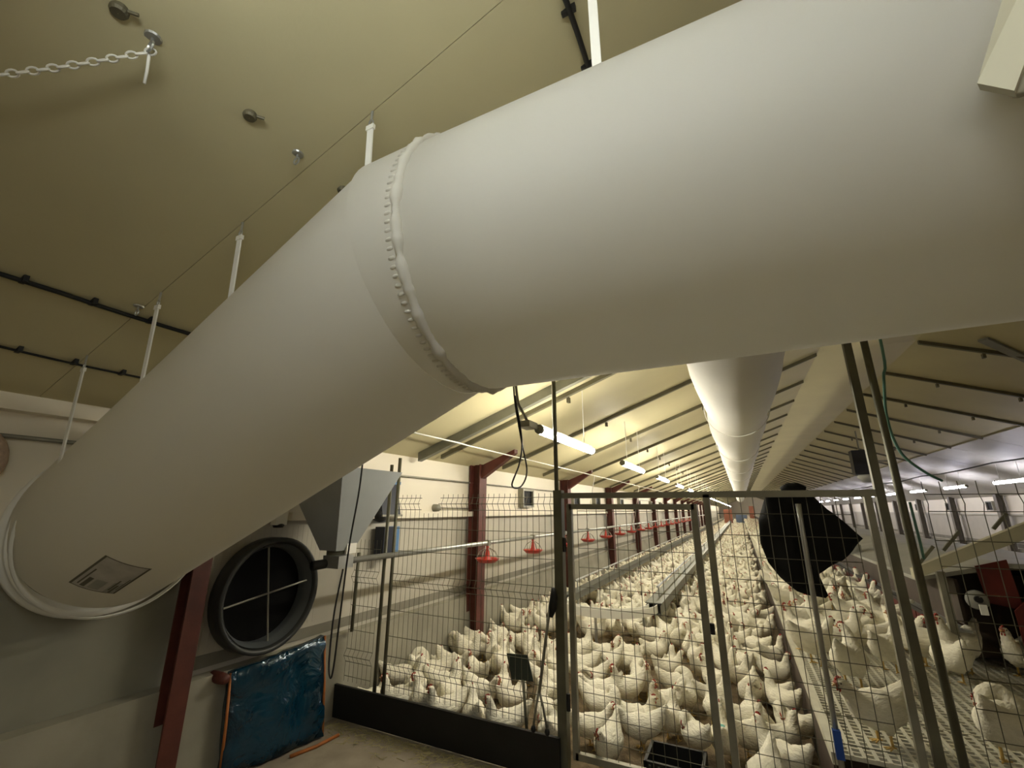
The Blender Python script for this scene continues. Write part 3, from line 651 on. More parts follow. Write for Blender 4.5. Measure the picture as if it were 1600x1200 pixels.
# tools standing at the fence
t = thing('scraper', 'square grey green scraper blade on a stick, leaning inside the black board', 'tool', (0, 3.32, 0))
mm = MB(); quadslab(mm, (-1.66, .02, .49), (-1.485, .02, .50), (-1.545, .05, .655), (-1.72, .05, .645), .008); mm.build('blade', M['shovel'], t)
mm = MB(); mm.tube([(-1.57, .02, .50), (-1.52, .0, .06)], .011, 8); mm.build('handle', M['post'], t, True)
t = thing('pick_up_tool', 'grey stick tool with black grip and two black tipped prongs at the fence', 'tool', (0, 3.17, 0))
mm = MB(); mm.tube([(-1.29, .03, 1.06), (-1.37, 0, .50)], .011, 8); mm.build('shaft', M['steel'], t, True)
mm = MB(); mm.tube([(-1.265, .03, 1.16), (-1.262, .03, 1.10), (-1.272, .03, 1.03), (-1.287, .03, .97)], [.014, .028, .030, .014], 10); mm.build('grip', M['cable'], t, True)
for x, y in ((-1.415, 0), (-1.315, 0)):
    mm = MB(); mm.tube([(-1.37, 0, .52), ((x-1.37)/2, y, .42), (x, y, .30)], .008, 6); mm.build('prong', M['steel'], t, True)
    mm = MB(); mm.sphere((x, y, .285), (.018, .018, .024), 8, 6); mm.build('tip', M['cable'], t, True)
# black cloth hung over the gate
bg = thing('black_cloth', 'black cloth hung over the gate rail, its corner sticking out', 'cloth', (0, FY+.055, 0))
outl = [(.165, 1.82), (.125, 1.72), (.095, 1.64), (.088, 1.50), (.115, 1.39), (.165, 1.31), (.20, 1.275), (.245, 1.235), (.31, 1.212), (.385, 1.208), (.40, 1.225), (.388, 1.265), (.362, 1.305), (.367, 1.34), (.42, 1.375), (.50, 1.42), (.56, 1.475), (.622, 1.545), (.56, 1.62), (.47, 1.71), (.395, 1.815), (.30, 1.825)]
cx_, cz_ = .31, 1.55; NR = 7; vs = [(cx_, .03, cz_)]; no = len(outl)
ol = []
for q in range(len(outl)):
    pa, pb = outl[q], outl[(q+1) % len(outl)]
    ol += [(pa[0]+(pb[0]-pa[0])*j/4, pa[1]+(pb[1]-pa[1])*j/4) for j in range(4)]
no = len(ol)
for j in range(1, NR+1):
    for k in range(no):
        f = j/NR; x, z = cx_+(ol[k][0]-cx_)*f, cz_+(ol[k][1]-cz_)*f
        vs.append((x, .02+.018*math.sin(x*40+z*6)*(f)+.012*math.sin(z*22), z))
fs = [(0, 1+k, 1+(k+1) % no) for k in range(no)] + [(1+(j-1)*no+k, 1+j*no+k, 1+j*no+(k+1) % no, 1+(j-1)*no+(k+1) % no) for j in range(1, NR) for k in range(no)]
nv = len(vs); vs2 = [(x, y+.012, z) for x, y, z in vs]; fs2 = [tuple(i+nv for i in f[::-1]) for f in fs]
edge = [1+(NR-1)*no+k for k in range(no)]; fs3 = [(edge[k], edge[(k+1) % no], edge[(k+1) % no]+nv, edge[k]+nv) for k in range(no)]
mm = MB(); mm.add(vs+vs2, fs+fs2+fs3); mm.build('drape', M['bag'], bg, True)
mm = MB(); mm.tube([(.24, -.055, 1.825), (.28, -.055, 1.838), (.33, -.055, 1.838), (.37, -.055, 1.825)], [.018, .028, .028, .018], 10); mm.build('knot', M['bag'], bg, True)
# crate by the gate foot
t = thing('black_crate', 'low black plastic crate on the litter just behind the gate', 'crate', (-.57, 3.56, 0))
for c, d in (((0, -.14, .08), (.34, .02, .14)), ((0, .14, .08), (.34, .02, .14)), ((-.17, 0, .08), (.02, .30, .14)), ((.17, 0, .08), (.02, .30, .14)), ((0, 0, .02), (.34, .30, .02))):
    mm = MB(); mm.box(c, d); mm.build('side', M['black'], t)
for k in range(6):
    mm = MB(); mm.box((-.14+.056*k, -.155, .075), (.012, .012, .12)); mm.build('rib', M['shovel'], t)

# ------------------------------------------------------------------ feeding trough loop
def trough(name, label, pts, zb=.36, w=.10, h=.09, m='trough_grey'):
    t = thing(name, label, 'feeder', (0, 0, 0)); P = [Vector(p) for p in pts]; n = len(P); vs = []
    prof = [(-w/2, h), (-w/2, 0), (w/2, 0), (w/2, h), (w/2-.008, h), (w/2-.008, .01), (-w/2+.008, .01), (-w/2+.008, h)]
    for i, p in enumerate(P):
        d = (P[min(i+1, n-1)]-P[max(i-1, 0)]).normalized(); s = Vector((d.y, -d.x, 0))
        vs += [p + s*a + Vector((0, 0, zb+b)) for a, b in prof]
    fs = [(i*8+k, i*8+(k+1) % 8, (i+1)*8+(k+1) % 8, (i+1)*8+k) for i in range(n-1) for k in range(8)]
    mm = MB(); mm.add(vs, fs); mm.build('channel', M[m], t); return t
TA, TB, TBY = -2.47, -1.22, 6.75
tr = trough('feeding_trough', 'galvanised chain feeding trough bent in a loop over the litter', [(TA, 80, 0), (TA, 30, 0), (TA, 15, 0), (TA, 10, 0), (TA, TBY, 0)])
t2 = trough('run', '', [(TB, TBY, 0), (TB, 10, 0), (TB, 15, 0), (TB, 30, 0), (TB, 80, 0)], .34, .2, .11); t3 = trough('bend', '', [((TA+TB)/2 + (TA-TB)/2*math.cos(a), TBY-.62*math.sin(a), 0) for a in np.linspace(0, PI, 22)], .365, .12, .10, 'white_pl')  # bend is bright metal too, its reflection put into the white colour
for q, nm in ((t2, 'channel'), (t3, 'sheen_white_bend')):
    c = q.children[0]; c.parent = tr; c.name = nm; bpy.data.objects.remove(q)
for xx in (TA, TB):
    mm = MB(); mm.box((xx, 43.4, .468), (.16 if xx == TA else .22, 73.2, .012)); mm.build('cover_strip', M['trough_grey'], tr)
    mm = MB(); mm.tube([(xx, 7.2, .62), (xx, 80, .62)], .016, 6); mm.build('guard_rail', M['galv'], tr)
    for y in np.arange(7.3, 30, 2.4):
        mm = MB(); mm.box((xx, y, .18), (.03, .03, .36)); mm.build('leg', M['galv'], tr)
        mm = MB(); mm.box((xx, y, .54), (.02, .02, .15)); mm.build('bracket', M['galv'], tr)
for a in (.5, PI/2, PI-.5):
    mm = MB(); mm.box(((TA+TB)/2+(TA-TB)/2*math.cos(a), TBY-.62*math.sin(a), .183), (.03, .03, .366)); mm.build('leg', M['galv'], tr)
# ------------------------------------------------------------------ slatted floor
SX0, SX1, SZ = .285, 1.55, .45
sl = thing('slat_floor', 'raised white plastic slatted floor between litter and nest row', 'floor', (0, 0, 0))
mm = MB(); mm.box((SX0+.012, 45.8, SZ/2-.03), (.024, 85, SZ-.06)); mm.build('edge_board', M['brown'], sl)
mm = MB(); mm.box((SX0+.014, 45.8, SZ-.028), (.034, 85, .056)); mm.build('edge_rim', M['slat'], sl)
mm = MB(); mm.box((1.25, 46, .02), (1.9, 85, .03)); mm.build('dark_pit', M['brown'], sl)
# near panels: real open grid of bars, tile by tile
tile = MB(); TW, TL = .55, .60
for i in range(10): tile.box((i*TW/10+.008, TL/2, 0), (.018, TL-.006, .022))
for j in range(12): tile.box((TW/2, j*TL/12+.012, -.002), (TW-.006, .014, .02))
for (cx, cy) in ((.006, TL/2), (TW-.006, TL/2)): tile.box((cx, cy, -.02), (.012, TL-.004, .05))
tilem = tile.mesh('slat_tile', M['slat'])
for j in range(13):
    for i in range(4):
        if j > 6 and i > 2: continue
        link('slat_tile', tilem, sl, (SX0+.03+i*(TW+.004), 3.305+j*(TL+.004), SZ-.012))
mm = MB(); mm.box((SX0+.03+.8, (11.22+88)/2, SZ-.012), (1.6, 76.8, .02)); mm.build('far_slats', M['slat'], sl)
mm = MB(); mm.box((1.93, 46, .20), (.03, 85, .4)); mm.build('support_beam', M['brown'], sl)
# ------------------------------------------------------------------ nest row
NX0, NY0, NY1 = 2.05, 7.0, 86.0
ne = thing('nest_row', 'long row of hen nests with red curtains and cream roof beside the slats', 'nest box', (0, 0, 0))
roof = [(1.72, .93), (1.72, .97), (2.5, 1.16), (3.4, 1.16), (4.2, .97), (4.2, .93), (3.4, 1.11), (2.5, 1.11)]
mm = MB(); mm.prism(roof, NY1-NY0, 1, NY0); mm.build('roof', M['nestgrey'], ne)
mm = MB(); mm.prism([(1.68, .96), (1.68, 1.07), (2.95, 1.70), (2.95, 1.54)], .10, 1, NY0-.11); mm.build('end_lid', M['nestroof'], ne)
mm = MB(); mm.box((2.95, (NY0+NY1)/2+.2, .56), (1.72, NY1-NY0-.4, .88)); mm.build('dark_body', M['brown'], ne)
mm = MB(); mm.box((2.02, (NY0+NY1)/2, .44), (.16, NY1-NY0, .02)); mm.build('perch_tray', M['galv'], ne)
mm = MB(); mm.box((1.93, (NY0+NY1)/2, .455), (.02, NY1-NY0, .05)); mm.build('tray_lip', M['cable'], ne)
flap = MB(); flap.box((0, .29, 0), (.012, .56, .10)); flapm = flap.mesh('red_flap', M['redflap'])
for k in range(60): link('red_flap', flapm, ne, (1.945, NY0+.05+.6*k, .365))
mm = MB(); mm.box((2.06, (NY0+NY1)/2, .74), (.03, NY1-NY0, .46)); mm.build('front_panel', M['brown'], ne)
mm = MB(); mm.prism([(2.28, .75), (2.55, .70), (2.52, 1.20), (2.25, 1.12)], .02, 1, NY0-.02); mm.build('red_end_curtain', M['redflap'], ne)
mm = MB(); mm.prism([(2.6, .30), (4.0, .30), (4.0, 1.10), (3.2, 1.66), (2.75, 1.42), (2.65, .9)], .04, 1, NY0-.06); mm.build('brown_end_panel', M['brown'], ne)
mm = MB(); mm.prism([(2.45, .22), (2.75, .22), (2.75, .75), (2.6, .85), (2.45, .7)], .02, 1, NY0-.09); mm.build('red_end_flap', M['redflap'], ne)
mm = MB(); mm.box((1.93, NY0-.04, .55), (.07, .07, 1.0)); mm.build('corner_leg', M['steel'], ne)
mm = MB(); mm.lathe([(.001, -.03), (.085, -.03), (.10, 0), (.085, .03)], (2.18, NY0-.06, .78), 'y', 20); mm.build('belt_roller', M['nestgrey'], ne, True)
mm = MB(); mm.tube([(2.18, NY0-.12, .79), (2.18, NY0-.08, .79)], .035, 12); mm.build('roller_hub', M['cable'], ne)
mm = MB(); mm.box((2.20, NY0-.11, .69), (.06, .02, .10)); mm.build('roller_plate', M['white_pl'], ne)
for x, z, L in ((2.1, 1.38, .28), (2.55, 1.60, .22), (1.85, 1.22, .25)):
    mm = MB(); R = Matrix.Rotation(.7, 3, 'Y'); mm.box((x, NY0-.03, z), (.03, .03, L), R); mm.build('lid_stay', M['post'], ne)
NM = Matrix.Translation((0, 0, .425)) @ Matrix.Scale(.75, 4); done = set()      # nest shrunk about the camera point, same outline in view, up onto the slats
for o in ne.children:
    if o.data.name not in done: o.data.transform(Matrix.Scale(.75, 4)); done.add(o.data.name)
    o.location = NM @ o.location
mm = MB(); mm.box((1.30, 7.8, 1.205), (.17, .22, .12)); mm.tube([(1.30, 7.65, 1.25), (1.30, 7.95, 1.25)], .05, 12); tag(mm.build('drive_motor', M['nestgrey']), 'grey drive motor on the edge of the nest roof behind the gate', 'motor'); 
# ------------------------------------------------------------------ far items
t = thing('ceiling_fan_heater', 'black box heater hanging under the far ceiling slope by the gate post', 'heater', (3.0, 14.6, 0))
zz = 2.85
mm = MB(); mm.box((0, 0, zz+.08), (.42, .35, .62)); mm.build('case', M['cable'], t); mm = MB(); mm.lathe([(.22, zz-.24), (.24, zz-.30), (.14, zz-.42), (.001, zz-.44)], (.08, 0, 0), 'z', 16); mm.build('deflector', M['nestgrey'], t, True)
mm = MB(); mm.tube([(0, 0, zz+.38), (0, 0, zr(3.0)-.01)], .02, 6); mm.build('hanger', M['steel'], t); mm = MB(); mm.box((.4, 0, zz+.1), (.5, .04, .05)); mm.build('arm', M['steel'], t)
line_thing('slack_cable', 'dark cable running down the hall under the pale lining panels', 'cable', [(4.5, y, 2.62-.035*math.sin((y % 4)/4*PI)) for y in np.linspace(6, 45, 80)], .016, M['cable'])
HOSE = [(.91, 3.34, zr(.91) if .91 > XS1 else zroof(.91)-.01), (.91, 3.34, 2.7), (.885, 3.34, 2.50), (.86, 3.34, 2.32), (.855, 3.34, 2.24), (.862, 3.345, 2.12), (.90, 3.37, 2.01), (.985, 3.40, 1.92), (1.06, 3.43, 1.87)]
line_thing('water_hose', 'thin teal hose hanging beside the outer pole, curving away', 'hose', [tuple(p) for p in spline(HOSE, 40)], .008, M['hose'])
line_thing('water_hose', 'lower end of teal hose along the support pole', 'hose', [tuple(p) for p in spline([(.858, 3.30, 1.75), (.862, 3.30, 1.55), (.862, 3.30, 1.45)], 10)], .007, M['hose'])
for i, (x, y, z, d, m, lab) in enumerate(((-1.4, 60, .9, (.9, .3, 1.8), 'orangefar', 'distant orange partition at the far end by the trough'), (1.2, 62, 1.1, (.6, .3, 2.2), 'orangefar', 'distant orange partition at the far end below the ridge duct'), (.0, 61, .6, (1.2, .3, 1.2), 'bluefar', 'distant blue partition at the far end of the flock'))):
    mm = MB(); mm.box((x, y, z), d); mm.box((x, y-.17, z), (d[0]*.9, .06, d[2]*.9)); tag(mm.build('far_partition', M[m]), lab, 'partition')
mm = MB(); q = [(3.05, 7.3), (3.85, 8.7)]
pts = [Vector((x, y, zr(x)-.03)) for x, y in ((2.95, 7.2), (3.22, 7.55), (3.75, 7.9))]
mm = MB(); d = pts[2]-pts[0]; mm.box((pts[0]+pts[2])/2, (.10, .03, d.length), d.to_track_quat('Z', 'Y').to_matrix()); tag(mm.build('roof_brace', M['nestgrey']), 'grey diagonal brace under the far ceiling slope, near the picture edge', 'brace')
# straw and crumbs at the foot of the board
mm = MB()
for k in range(700):
    x = random.uniform(-3.2, -1.0); y = 3.16-abs(random.gauss(0, .10)); a = random.uniform(0, PI); L = random.uniform(.015, .05)
    mm.tube([(x-L*math.cos(a), y-L*math.sin(a)*.6, .006), (x+L*math.cos(a), y+L*math.sin(a)*.6, .010)], .0022, 3)
tag(mm.build('straw', M['straw']), 'loose straw along the foot of the black board', 'straw', None, 'stuff')

# ------------------------------------------------------------------ hens
def hen_paths():
    base = [(-.285, 0, .405), (-.238, 0, .350), (-.172, 0, .285), (-.10, 0, .235), (-.02, 0, .215), (.06, 0, .218)]
    wid = [.012, .036, .075, .108, .125, .120]; hei = [.016, .046, .080, .105, .120, .118]
    def full(front, fw, fh, dz=0): return [(x, y, z+dz) for x, y, z in base+front], wid+fw, hei+fh
    V = {}
    V['alert'] = full([(.115, 0, .250), (.150, 0, .305), (.163, 0, .365), (.172, 0, .410), (.192, 0, .437), (.222, 0, .437)], [.092, .062, .044, .036, .032, .016], [.100, .070, .046, .038, .032, .018])
    V['turned'] = full([(.115, .004, .250), (.148, .012, .305), (.158, .022, .365), (.160, .034, .408), (.158, .060, .432), (.152, .092, .430)], [.092, .062, .044, .036, .032, .016], [.100, .070, .046, .038, .032, .018])
    V['walking'] = full([(.120, 0, .240), (.172, 0, .278), (.212, 0, .325), (.238, 0, .362), (.265, 0, .378), (.296, 0, .372)], [.092, .060, .043, .036, .032, .016], [.098, .064, .045, .038, .032, .018])
    V['pecking'] = full([(.120, 0, .215), (.180, 0, .190), (.222, 0, .145), (.246, 0, .100), (.262, 0, .068), (.270, 0, .036)], [.094, .064, .045, .037, .032, .016], [.098, .066, .045, .038, .032, .018])
    V['preening'] = full([(.115, .0, .255), (.135, .02, .315), (.115, .055, .350), (.075, .085, .340), (.040, .105, .300), (.018, .115, .262)], [.092, .066, .048, .040, .034, .018], [.100, .068, .046, .038, .032, .018])
    V['sitting'] = full([(.110, 0, .245), (.138, 0, .290), (.148, 0, .335), (.158, 0, .370), (.178, 0, .392), (.208, 0, .390)], [.096, .066, .046, .036, .032, .016], [.100, .068, .046, .038, .032, .018], -.085)
    return V
HP = hen_paths()
def hen_body(kind, nr, ns, far=False):
    pts, wd, he = HP[kind]
    data = spline([(*p, a, b) for p, a, b in zip(pts, wd, he)], nr)
    P = data[:, :3]; mm = MB(); vs = []
    for i in range(nr):
        t = Vector(P[min(i+1, nr-1)]-P[max(i-1, 0)]).normalized()
        lat = Vector((0, 1, 0)); lat = (lat - t*lat.dot(t)).normalized(); nn = t.cross(lat)
        a, b = max(.006, data[i, 3]), max(.006, data[i, 4])
        for k in range(ns):
            q = 2*PI*k/ns; ca, sa = math.cos(q), math.sin(q)
            p = Vector(P[i]) + lat*(a*ca) + nn*(b*sa)
            if not far:
                lx = P[i][0]; side = abs(ca)
                if -.18 < lx < .09 and side > .55 and i < nr*.6:       # folded wings stand a little proud
                    rise = (math.sin((lx+.18)/.27*PI))*max(0, 1-abs(sa-.12 if nn.z > 0 else sa+.12)/.5); p += lat*(.016*rise*(1 if ca > 0 else -1))
                p += Vector(RNG.normal(0, .0032, 3))
            vs.append(p)
    fs = [(i*ns+k, i*ns+(k+1) % ns, (i+1)*ns+(k+1) % ns, (i+1)*ns+k) for i in range(nr-1) for k in range(ns)] + [tuple(range(ns))[::-1], tuple((nr-1)*ns+k for k in range(ns))]
    mm.add(vs, fs)
    for fi, f in enumerate(fs):
        i = fi//ns
        if fi < (nr-1)*ns and i > nr*.90: mm.mi[fi] = 1
    mm.mi[-1] = 1
    # thighs
    if kind != 'sitting':
        for s in (-1, 1): mm.tube([(-.005, s*.055, .19), (.004, s*.055, .135), (.0, s*.055, .085)], [.062, .048, .018], 8)
    return mm
def head_frame(kind):
    pts = HP[kind][0]; h = Vector(pts[-2]); d = (Vector(pts[-1])-Vector(pts[-2])).normalized(); prev = (Vector(pts[-2])-Vector(pts[-4])).normalized()
    up = prev - d*prev.dot(d)
    if kind in ('pecking',): up = Vector((1, 0, .2)) - d*Vector((1, 0, .2)).dot(d)
    if kind == 'preening': up = Vector((0, .6, .8)) - d*Vector((0, .6, .8)).dot(d)
    up.normalize(); return h, d, up, d.cross(up).normalized()
HEN = {}
def comb_mb(h, d, u, l):
    mm = MB(); prof = [(-.022, .020), (-.026, .034), (-.014, .032), (-.009, .044), (-.001, .035), (.006, .044), (.013, .033), (.021, .037), (.026, .020)]
    a = [h+d*x+u*z for x, z in prof]; n = len(a); mm.add([p+l*.005 for p in a]+[p-l*.005 for p in a], [tuple(range(n)), tuple(range(2*n-1, n-1, -1))]+[(i, n+i, n+(i+1) % n, (i+1) % n) for i in range(n)]); return mm
def wattle_mb(h, d, u, l, ss=(-1, 1)):
    mm = MB()
    for s in ss: c = h+d*.018-u*.036+l*(s*.011); mm.sphere(c, (.009, .006, .013), 7, 5)
    return mm
def beak_mb(h, d, u, l):
    mm = MB(); mm.tube([h+d*.026, h+d*.042-u*.001, h+d*.056-u*.006], [.012, .008, .0015], 6); return mm
def eye_mb(h, d, u, l, s):
    mm = MB(); mm.sphere(h+d*.008+u*.006+l*(s*.0295), .0055, 6, 4)
    return mm
def leg_mb(s):
    mm = MB(); mm.tube([(0, s*.055, .10), (.004, s*.055, .05), (0, s*.055, .012)], .0085, 6)
    for a in (-.5, 0, .5): mm.tube([(0, s*.055, .012), (.055*math.cos(a), s*.055+.055*math.sin(a), .006)], [.007, .004], 5)
    mm.tube([(0, s*.055, .012), (-.025, s*.055, .006)], [.006, .004], 5); return mm
legm = {s: leg_mb(s).mesh('leg', M['leg'], True) for s in (-1, 1)}
for k in HP:
    hf = head_frame(k)
    HEN[k] = dict(body=[hen_body(k, 30, 18).mesh('hen_body', [M['feather'], M['skin']], True) for _ in range(2)], comb=comb_mb(*hf).mesh('comb', M['comb']), wattle=[wattle_mb(*hf, (q,)).mesh('wattle', M['comb'], True) for q in (-1, 1)], beak=beak_mb(*hf).mesh('beak', M['beak'], True), eye=[eye_mb(*hf, q).mesh('eye', M['eye'], True) for q in (-1, 1)])
HENS = []
def hen(kind, x, y, z, head_deg, label, group=None, sc=1., parts=2, male=False):
    b = link('hen', random.choice(HEN[kind]['body'])); b.location = (x, y, z); b.rotation_euler = (0, 0, math.radians(head_deg)); sc *= .80 if z > .1 else .72; b.scale = (sc,)*3
    tag(b, label, 'hen', group)
    link('comb', HEN[kind]['comb'], b)
    for q in (0, 1): link('wattle', HEN[kind]['wattle'][q], b)
    if parts == 2:
        link('beak', HEN[kind]['beak'], b)
        for q in (0, 1): link('eye', HEN[kind]['eye'][q], b)
    if kind != 'sitting' and parts:
        link('leg', legm[-1], b); link('leg', legm[1], b)
    HENS.append((x, y, sc)); return b
YAW = 26.63
def near(px, py, z, imgdeg, kind, label, sc=1.):
    """hen standing where the sight line through this point of the photo meets the floor at height z"""
    d = fwd + r2*((px-800)/687.47) - u2*((py-600)/687.47); t = (z-H)/d.z
    return hen(kind, d.x*t, d.y*t, z, imgdeg+YAW, label, None, sc)
LIT = .0
MAN = [
 (1005, 1172, 0, 180, 'walking', 'big white hen side on behind the gate, head toward the gate post, above the crate', .98),
 (1052, 1158, 0, 60, 'alert', 'white hen with raised head partly behind the big side-on hen by the crate', .95),
 (1090, 1185, 0, 100, 'preening', 'round backed hen seen from behind next to the black crate', .95),
 (1122, 1140, 0, 80, 'alert', 'white hen just behind the middle gate post, neck stretched up', 1),
 (1062, 1098, 0, 5, 'preening', 'large white hen arching her neck over her back behind the gate', 1.0),
 (978, 1058, 0, 150, 'turned', 'white hen with high pointed tail behind the gate leaf', 1),
 (1026, 1040, 0, 20, 'alert', 'white hen side on, head up, in front of the trough bend', 1),
 (982, 1106, 0, 200, 'alert', 'white hen with breast toward the gate, standing upright in mid leaf', 1.05),
 (940, 1110, 0, 185, 'walking', 'white hen looking at the gate post with red face', 1),
 (1042, 1130, 0, 195, 'turned', 'white hen with bright red comb behind the gate wires', 1),
 (1180, 1135, 0, 70, 'sitting', 'plump white hen sitting behind the middle gate post', 1.05),
 (1212, 1050, 0, 20, 'alert', 'white hen standing by the slat edge below the black cloth', 1.05),
 (1166, 1060, 0, 90, 'alert', 'slim upright hen with long neck just past the middle post', 1),
 (1175, 1018, 0, 190, 'turned', 'hen with round red face turned to the gate past the middle post', 1),
 (1246, 1170, 0, 110, 'preening', 'large white hen pressed along the edge of the slats', 1.0),
 (1228, 1188, 0, 10, 'alert', 'hen with thin upright neck at the bottom by the slats', .9),
 (1178, 1188, 0, 30, 'alert', 'white hen with head up at the bottom behind the gate', 1),
 (925, 1170, 0, 15, 'walking', 'white hen right behind the gate hinge side, tail to the post', .95),
 (1335, 1075, SZ, 40, 'turned', 'white hen on the slats with tail up, behind the blue-taped rod', 1.1),
 (1392, 1050, SZ, 30, 'walking', 'white hen on the slats leaning toward the outer pole', 1),
 (1385, 1165, SZ, 185, 'walking', 'biggest white hen on the slats, side on, close behind the gate', 1.02),
 (1508, 1050, SZ, 195, 'alert', 'white hen with yellow leg standing before the nest row end', 1.15),
 (1447, 1040, SZ, 150, 'alert', 'hen with bright red head between the two dark posts', 1.1),
 (1590, 1200, SZ, 30, 'preening', 'white hen on the slats in the bottom corner of the picture', 1.1),
 (1606, 1060, SZ, 200, 'alert', 'white hen cut by the picture edge before the nest row', 1),
 (1258, 1000, SZ, 10, 'turned', 'white hen on the slat edge just under the black cloth tip', 1.1),
 (1300, 935, SZ, 200, 'alert', 'white hen on the slats showing beside the black cloth bottom', 1.1),
 (1345, 985, SZ, 170, 'walking', 'white hen walking on the slats toward the red flaps', 1.1),
 (1395, 990, SZ, 160, 'alert', 'white hen beside the inner dark post on the slats', 1.05),
]
for px, py, z, a, k, lab, sc in MAN: near(px, py, z, a, k, lab, sc)
BOARD = [(-3.08, 3.47, 60), (-2.80, 3.46, 200), (-2.57, 3.48, 120), (-2.32, 3.46, 210), (-2.06, 3.48, 100), (-1.78, 3.47, 190), (-1.42, 3.50, 80)]
BN = ['wall corner', 'thin twin posts', 'gap past the twin posts', 'bare middle of the board', 'stretch before the scraper', 'scraper blade', 'stick tool prongs']
for i, (x, y, a) in enumerate(BOARD):
    hen(['sitting', 'alert', 'turned', 'alert', 'walking', 'alert', 'preening'][i], x, y, 0, a+YAW, f'white hen right behind the black board at the {BN[i]}')
b = hen('alert', -.30, 3.95, 0, 95, 'white hen with a teal green mark on her back by the middle post'); tm = MB(); tm.sphere((-.03, 0, .318), (.05, .035, .02), 10, 6); tm.build('teal_mark', M['teal'], b, True)

ZONES = {
 'board': ('in the corner behind the black board', 'hens in the corner behind the black board'),
 'gate': ('on the litter behind the gate', 'hens on the litter behind the gate'),
 'loop': ('inside the feeding trough loop', 'hens inside the trough loop'),
 'wall': ('between the trough and cream wall', 'hens along the wall past the trough'),
 'mid': ('between the trough and the slats', 'hens between trough and slats'),
 'slat': ('on the slats before the nest row', 'hens on the slats'),
}
POSE = {'alert': 'white hen standing', 'turned': 'white hen looking aside', 'walking': 'white hen stepping forward', 'pecking': 'white hen pecking', 'preening': 'white hen preening', 'sitting': 'white hen sitting'}
def zone(x, y):
    if x > SX0: return 'slat'
    if x < -2.55 and y > 6.2: return 'wall'
    if TA < x < TB and y > 6.15: return 'loop'
    if y < 6.2 and x < -1.15: return 'board'
    if y < 6.2: return 'gate'
    return 'mid'
def blocked(x, y, pad=.11):
    if y > TBY and (abs(x-TA) < pad or abs(x-TB) < pad): return True
    if y <= TBY and y > 5.9:
        u = (x-(TA+TB)/2)/((TB-TA)/2)
        if abs(math.hypot(u, (TBY-y)/.62)-1) < .22: return True
    if TA-.15 < x < TB+.15 and 5.62 < y < 6.25: return True
    if SX0-.15 < x < SX0+.10: return True
    if x < -3.14 or x > 1.36: return True
    if abs(x+.56) < .30 and y < 3.85: return True
    if any(abs(y-cy) < .2 and x < -2.95 for cy in CY): return True
    return False
KP = [('alert', .30), ('turned', .17), ('walking', .17), ('pecking', .10), ('preening', .13), ('sitting', .13)]
kinds, wts = zip(*KP)
placed = [(x, y) for x, y, s in HENS]; grid = {}
def cell(x, y): return (int(math.floor(x/.4)), int(math.floor(y/.4)))
for p in placed: grid.setdefault(cell(*p), []).append(p)
def ok(x, y, dmin):
    c = cell(x, y)
    for i in (-1, 0, 1):
        for j in (-1, 0, 1):
            for q in grid.get((c[0]+i, c[1]+j), ()):
                if (q[0]-x)**2+(q[1]-y)**2 < dmin*dmin: return False
    return True
cand = []
tries = 0
while tries < 330000:
    tries += 1
    y = random.uniform(3.50, 30) if tries % 3 else random.uniform(3.50, 10)
    x = random.uniform(-3.14, 1.36)
    if blocked(x, y): continue
    slat = x > SX0
    d = (.265 if y < 6 else .25) if not slat else .32
    if slat and (y < 4.9 or y < 6.4 and random.random() < .5): continue
    if not slat and random.random() < .1+.3*math.sin(x*3.1+y*2.3): continue
    if not ok(x, y, d): continue
    cand.append((x, y)); grid.setdefault(cell(x, y), []).append((x, y))
cand.sort(key=lambda p: p[1]*1.0+abs(p[0])*.1)
NIND = 300-len(HENS)
GC = {}; GN = {}
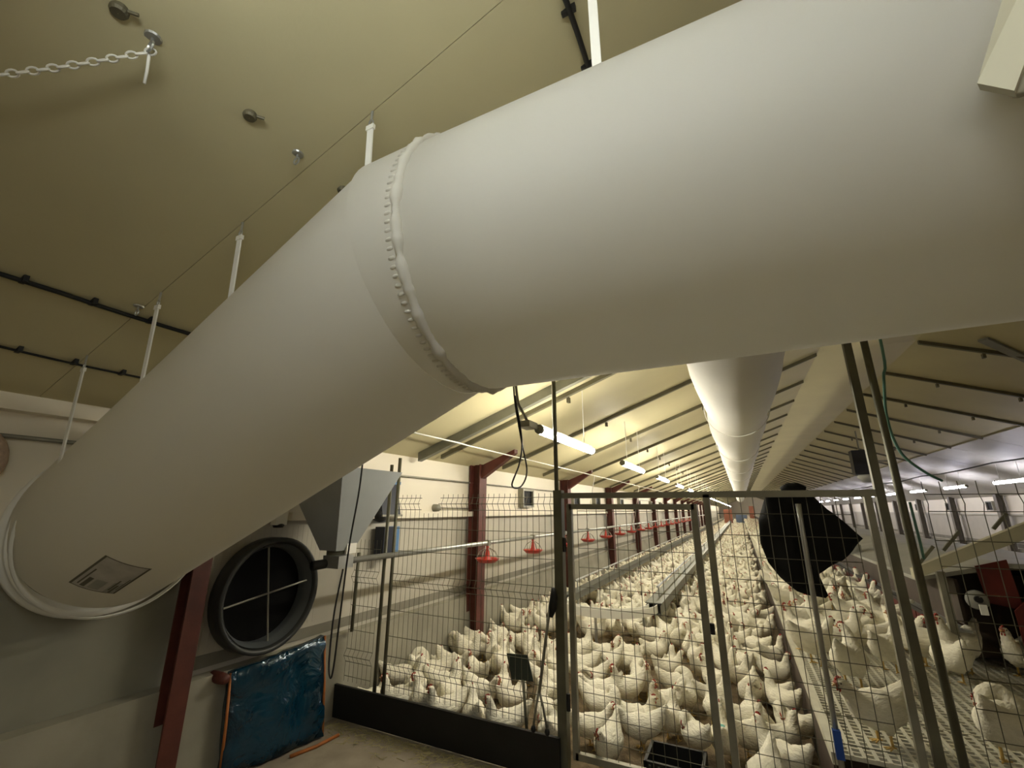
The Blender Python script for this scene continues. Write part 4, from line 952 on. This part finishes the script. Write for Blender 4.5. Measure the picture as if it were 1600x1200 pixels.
for i, (x, y) in enumerate(cand[:NIND]):
    k = random.choices(kinds, wts)[0]; zn = zone(x, y); ph, g = ZONES[zn]
    nm = {'alert': 'standing', 'turned': 'looking aside', 'walking': 'stepping', 'pecking': 'pecking', 'preening': 'preening', 'sitting': 'sitting'}[k]
    q = GN[(k, zn)] = GN.get((k, zn), 0) + 1
    lab, gr = (f'{POSE[k]} {ph}, {ORD[q-1]} such from fence', None) if q <= 7 else (f'{POSE[k]} {ph}, further down', f'{nm} {g}')
    hen(k, x, y, SZ if x > SX0 else 0, random.uniform(0, 360), lab, gr, random.uniform(.95, 1.12), 2 if i < 130 else 1)
# everything further down the hall: one countless flock
rest = list(cand[NIND:])
for _ in range(4200):
    y = 30+56*random.random()**1.3; x = random.uniform(-3.1, 1.35)
    if not blocked(x, y): rest.append((x, y))
FV = {}
for k in ('alert', 'walking', 'sitting', 'turned', 'preening'):
    b = hen_body(k, 12, 8, True); hf = head_frame(k); n0 = len(b.f)
    if k != 'sitting': c = comb_mb(*hf); b.add(c.v, c.f, 1)
    FV[k] = (np.array(b.v), b.f, b.mi)
V, F, MI = [], [], []; off = 0
for x, y in rest:
    v, f, mi = FV[random.choice(list(FV))]; a = random.uniform(0, 2*PI); s = random.uniform(.95, 1.12)*(.80 if x > SX0 else .72); ca, sa = math.cos(a)*s, math.sin(a)*s
    q = np.empty_like(v); q[:, 0] = v[:, 0]*ca-v[:, 1]*sa+x; q[:, 1] = v[:, 0]*sa+v[:, 1]*ca+y; q[:, 2] = v[:, 2]*s+(SZ if x > SX0 else 0)
    V.append(q); F += [tuple(i+off for i in t) for t in f]; MI += mi; off += len(v)
me = bpy.data.meshes.new('distant_flock'); me.from_pydata(np.vstack(V).tolist(), [], F); me.materials.append(M['feather']); me.materials.append(M['skin'])
me.polygons.foreach_set('material_index', MI); me.polygons.foreach_set('use_smooth', [True]*len(F)); me.update()
tag(link('distant_flock', me), 'dense white flock filling the hall further down to the far end', 'flock', None, 'stuff')
print('hens', len(HENS), 'rest', len(rest), 'last individual y', cand[NIND-1][1], 'objects', len(COL.objects))
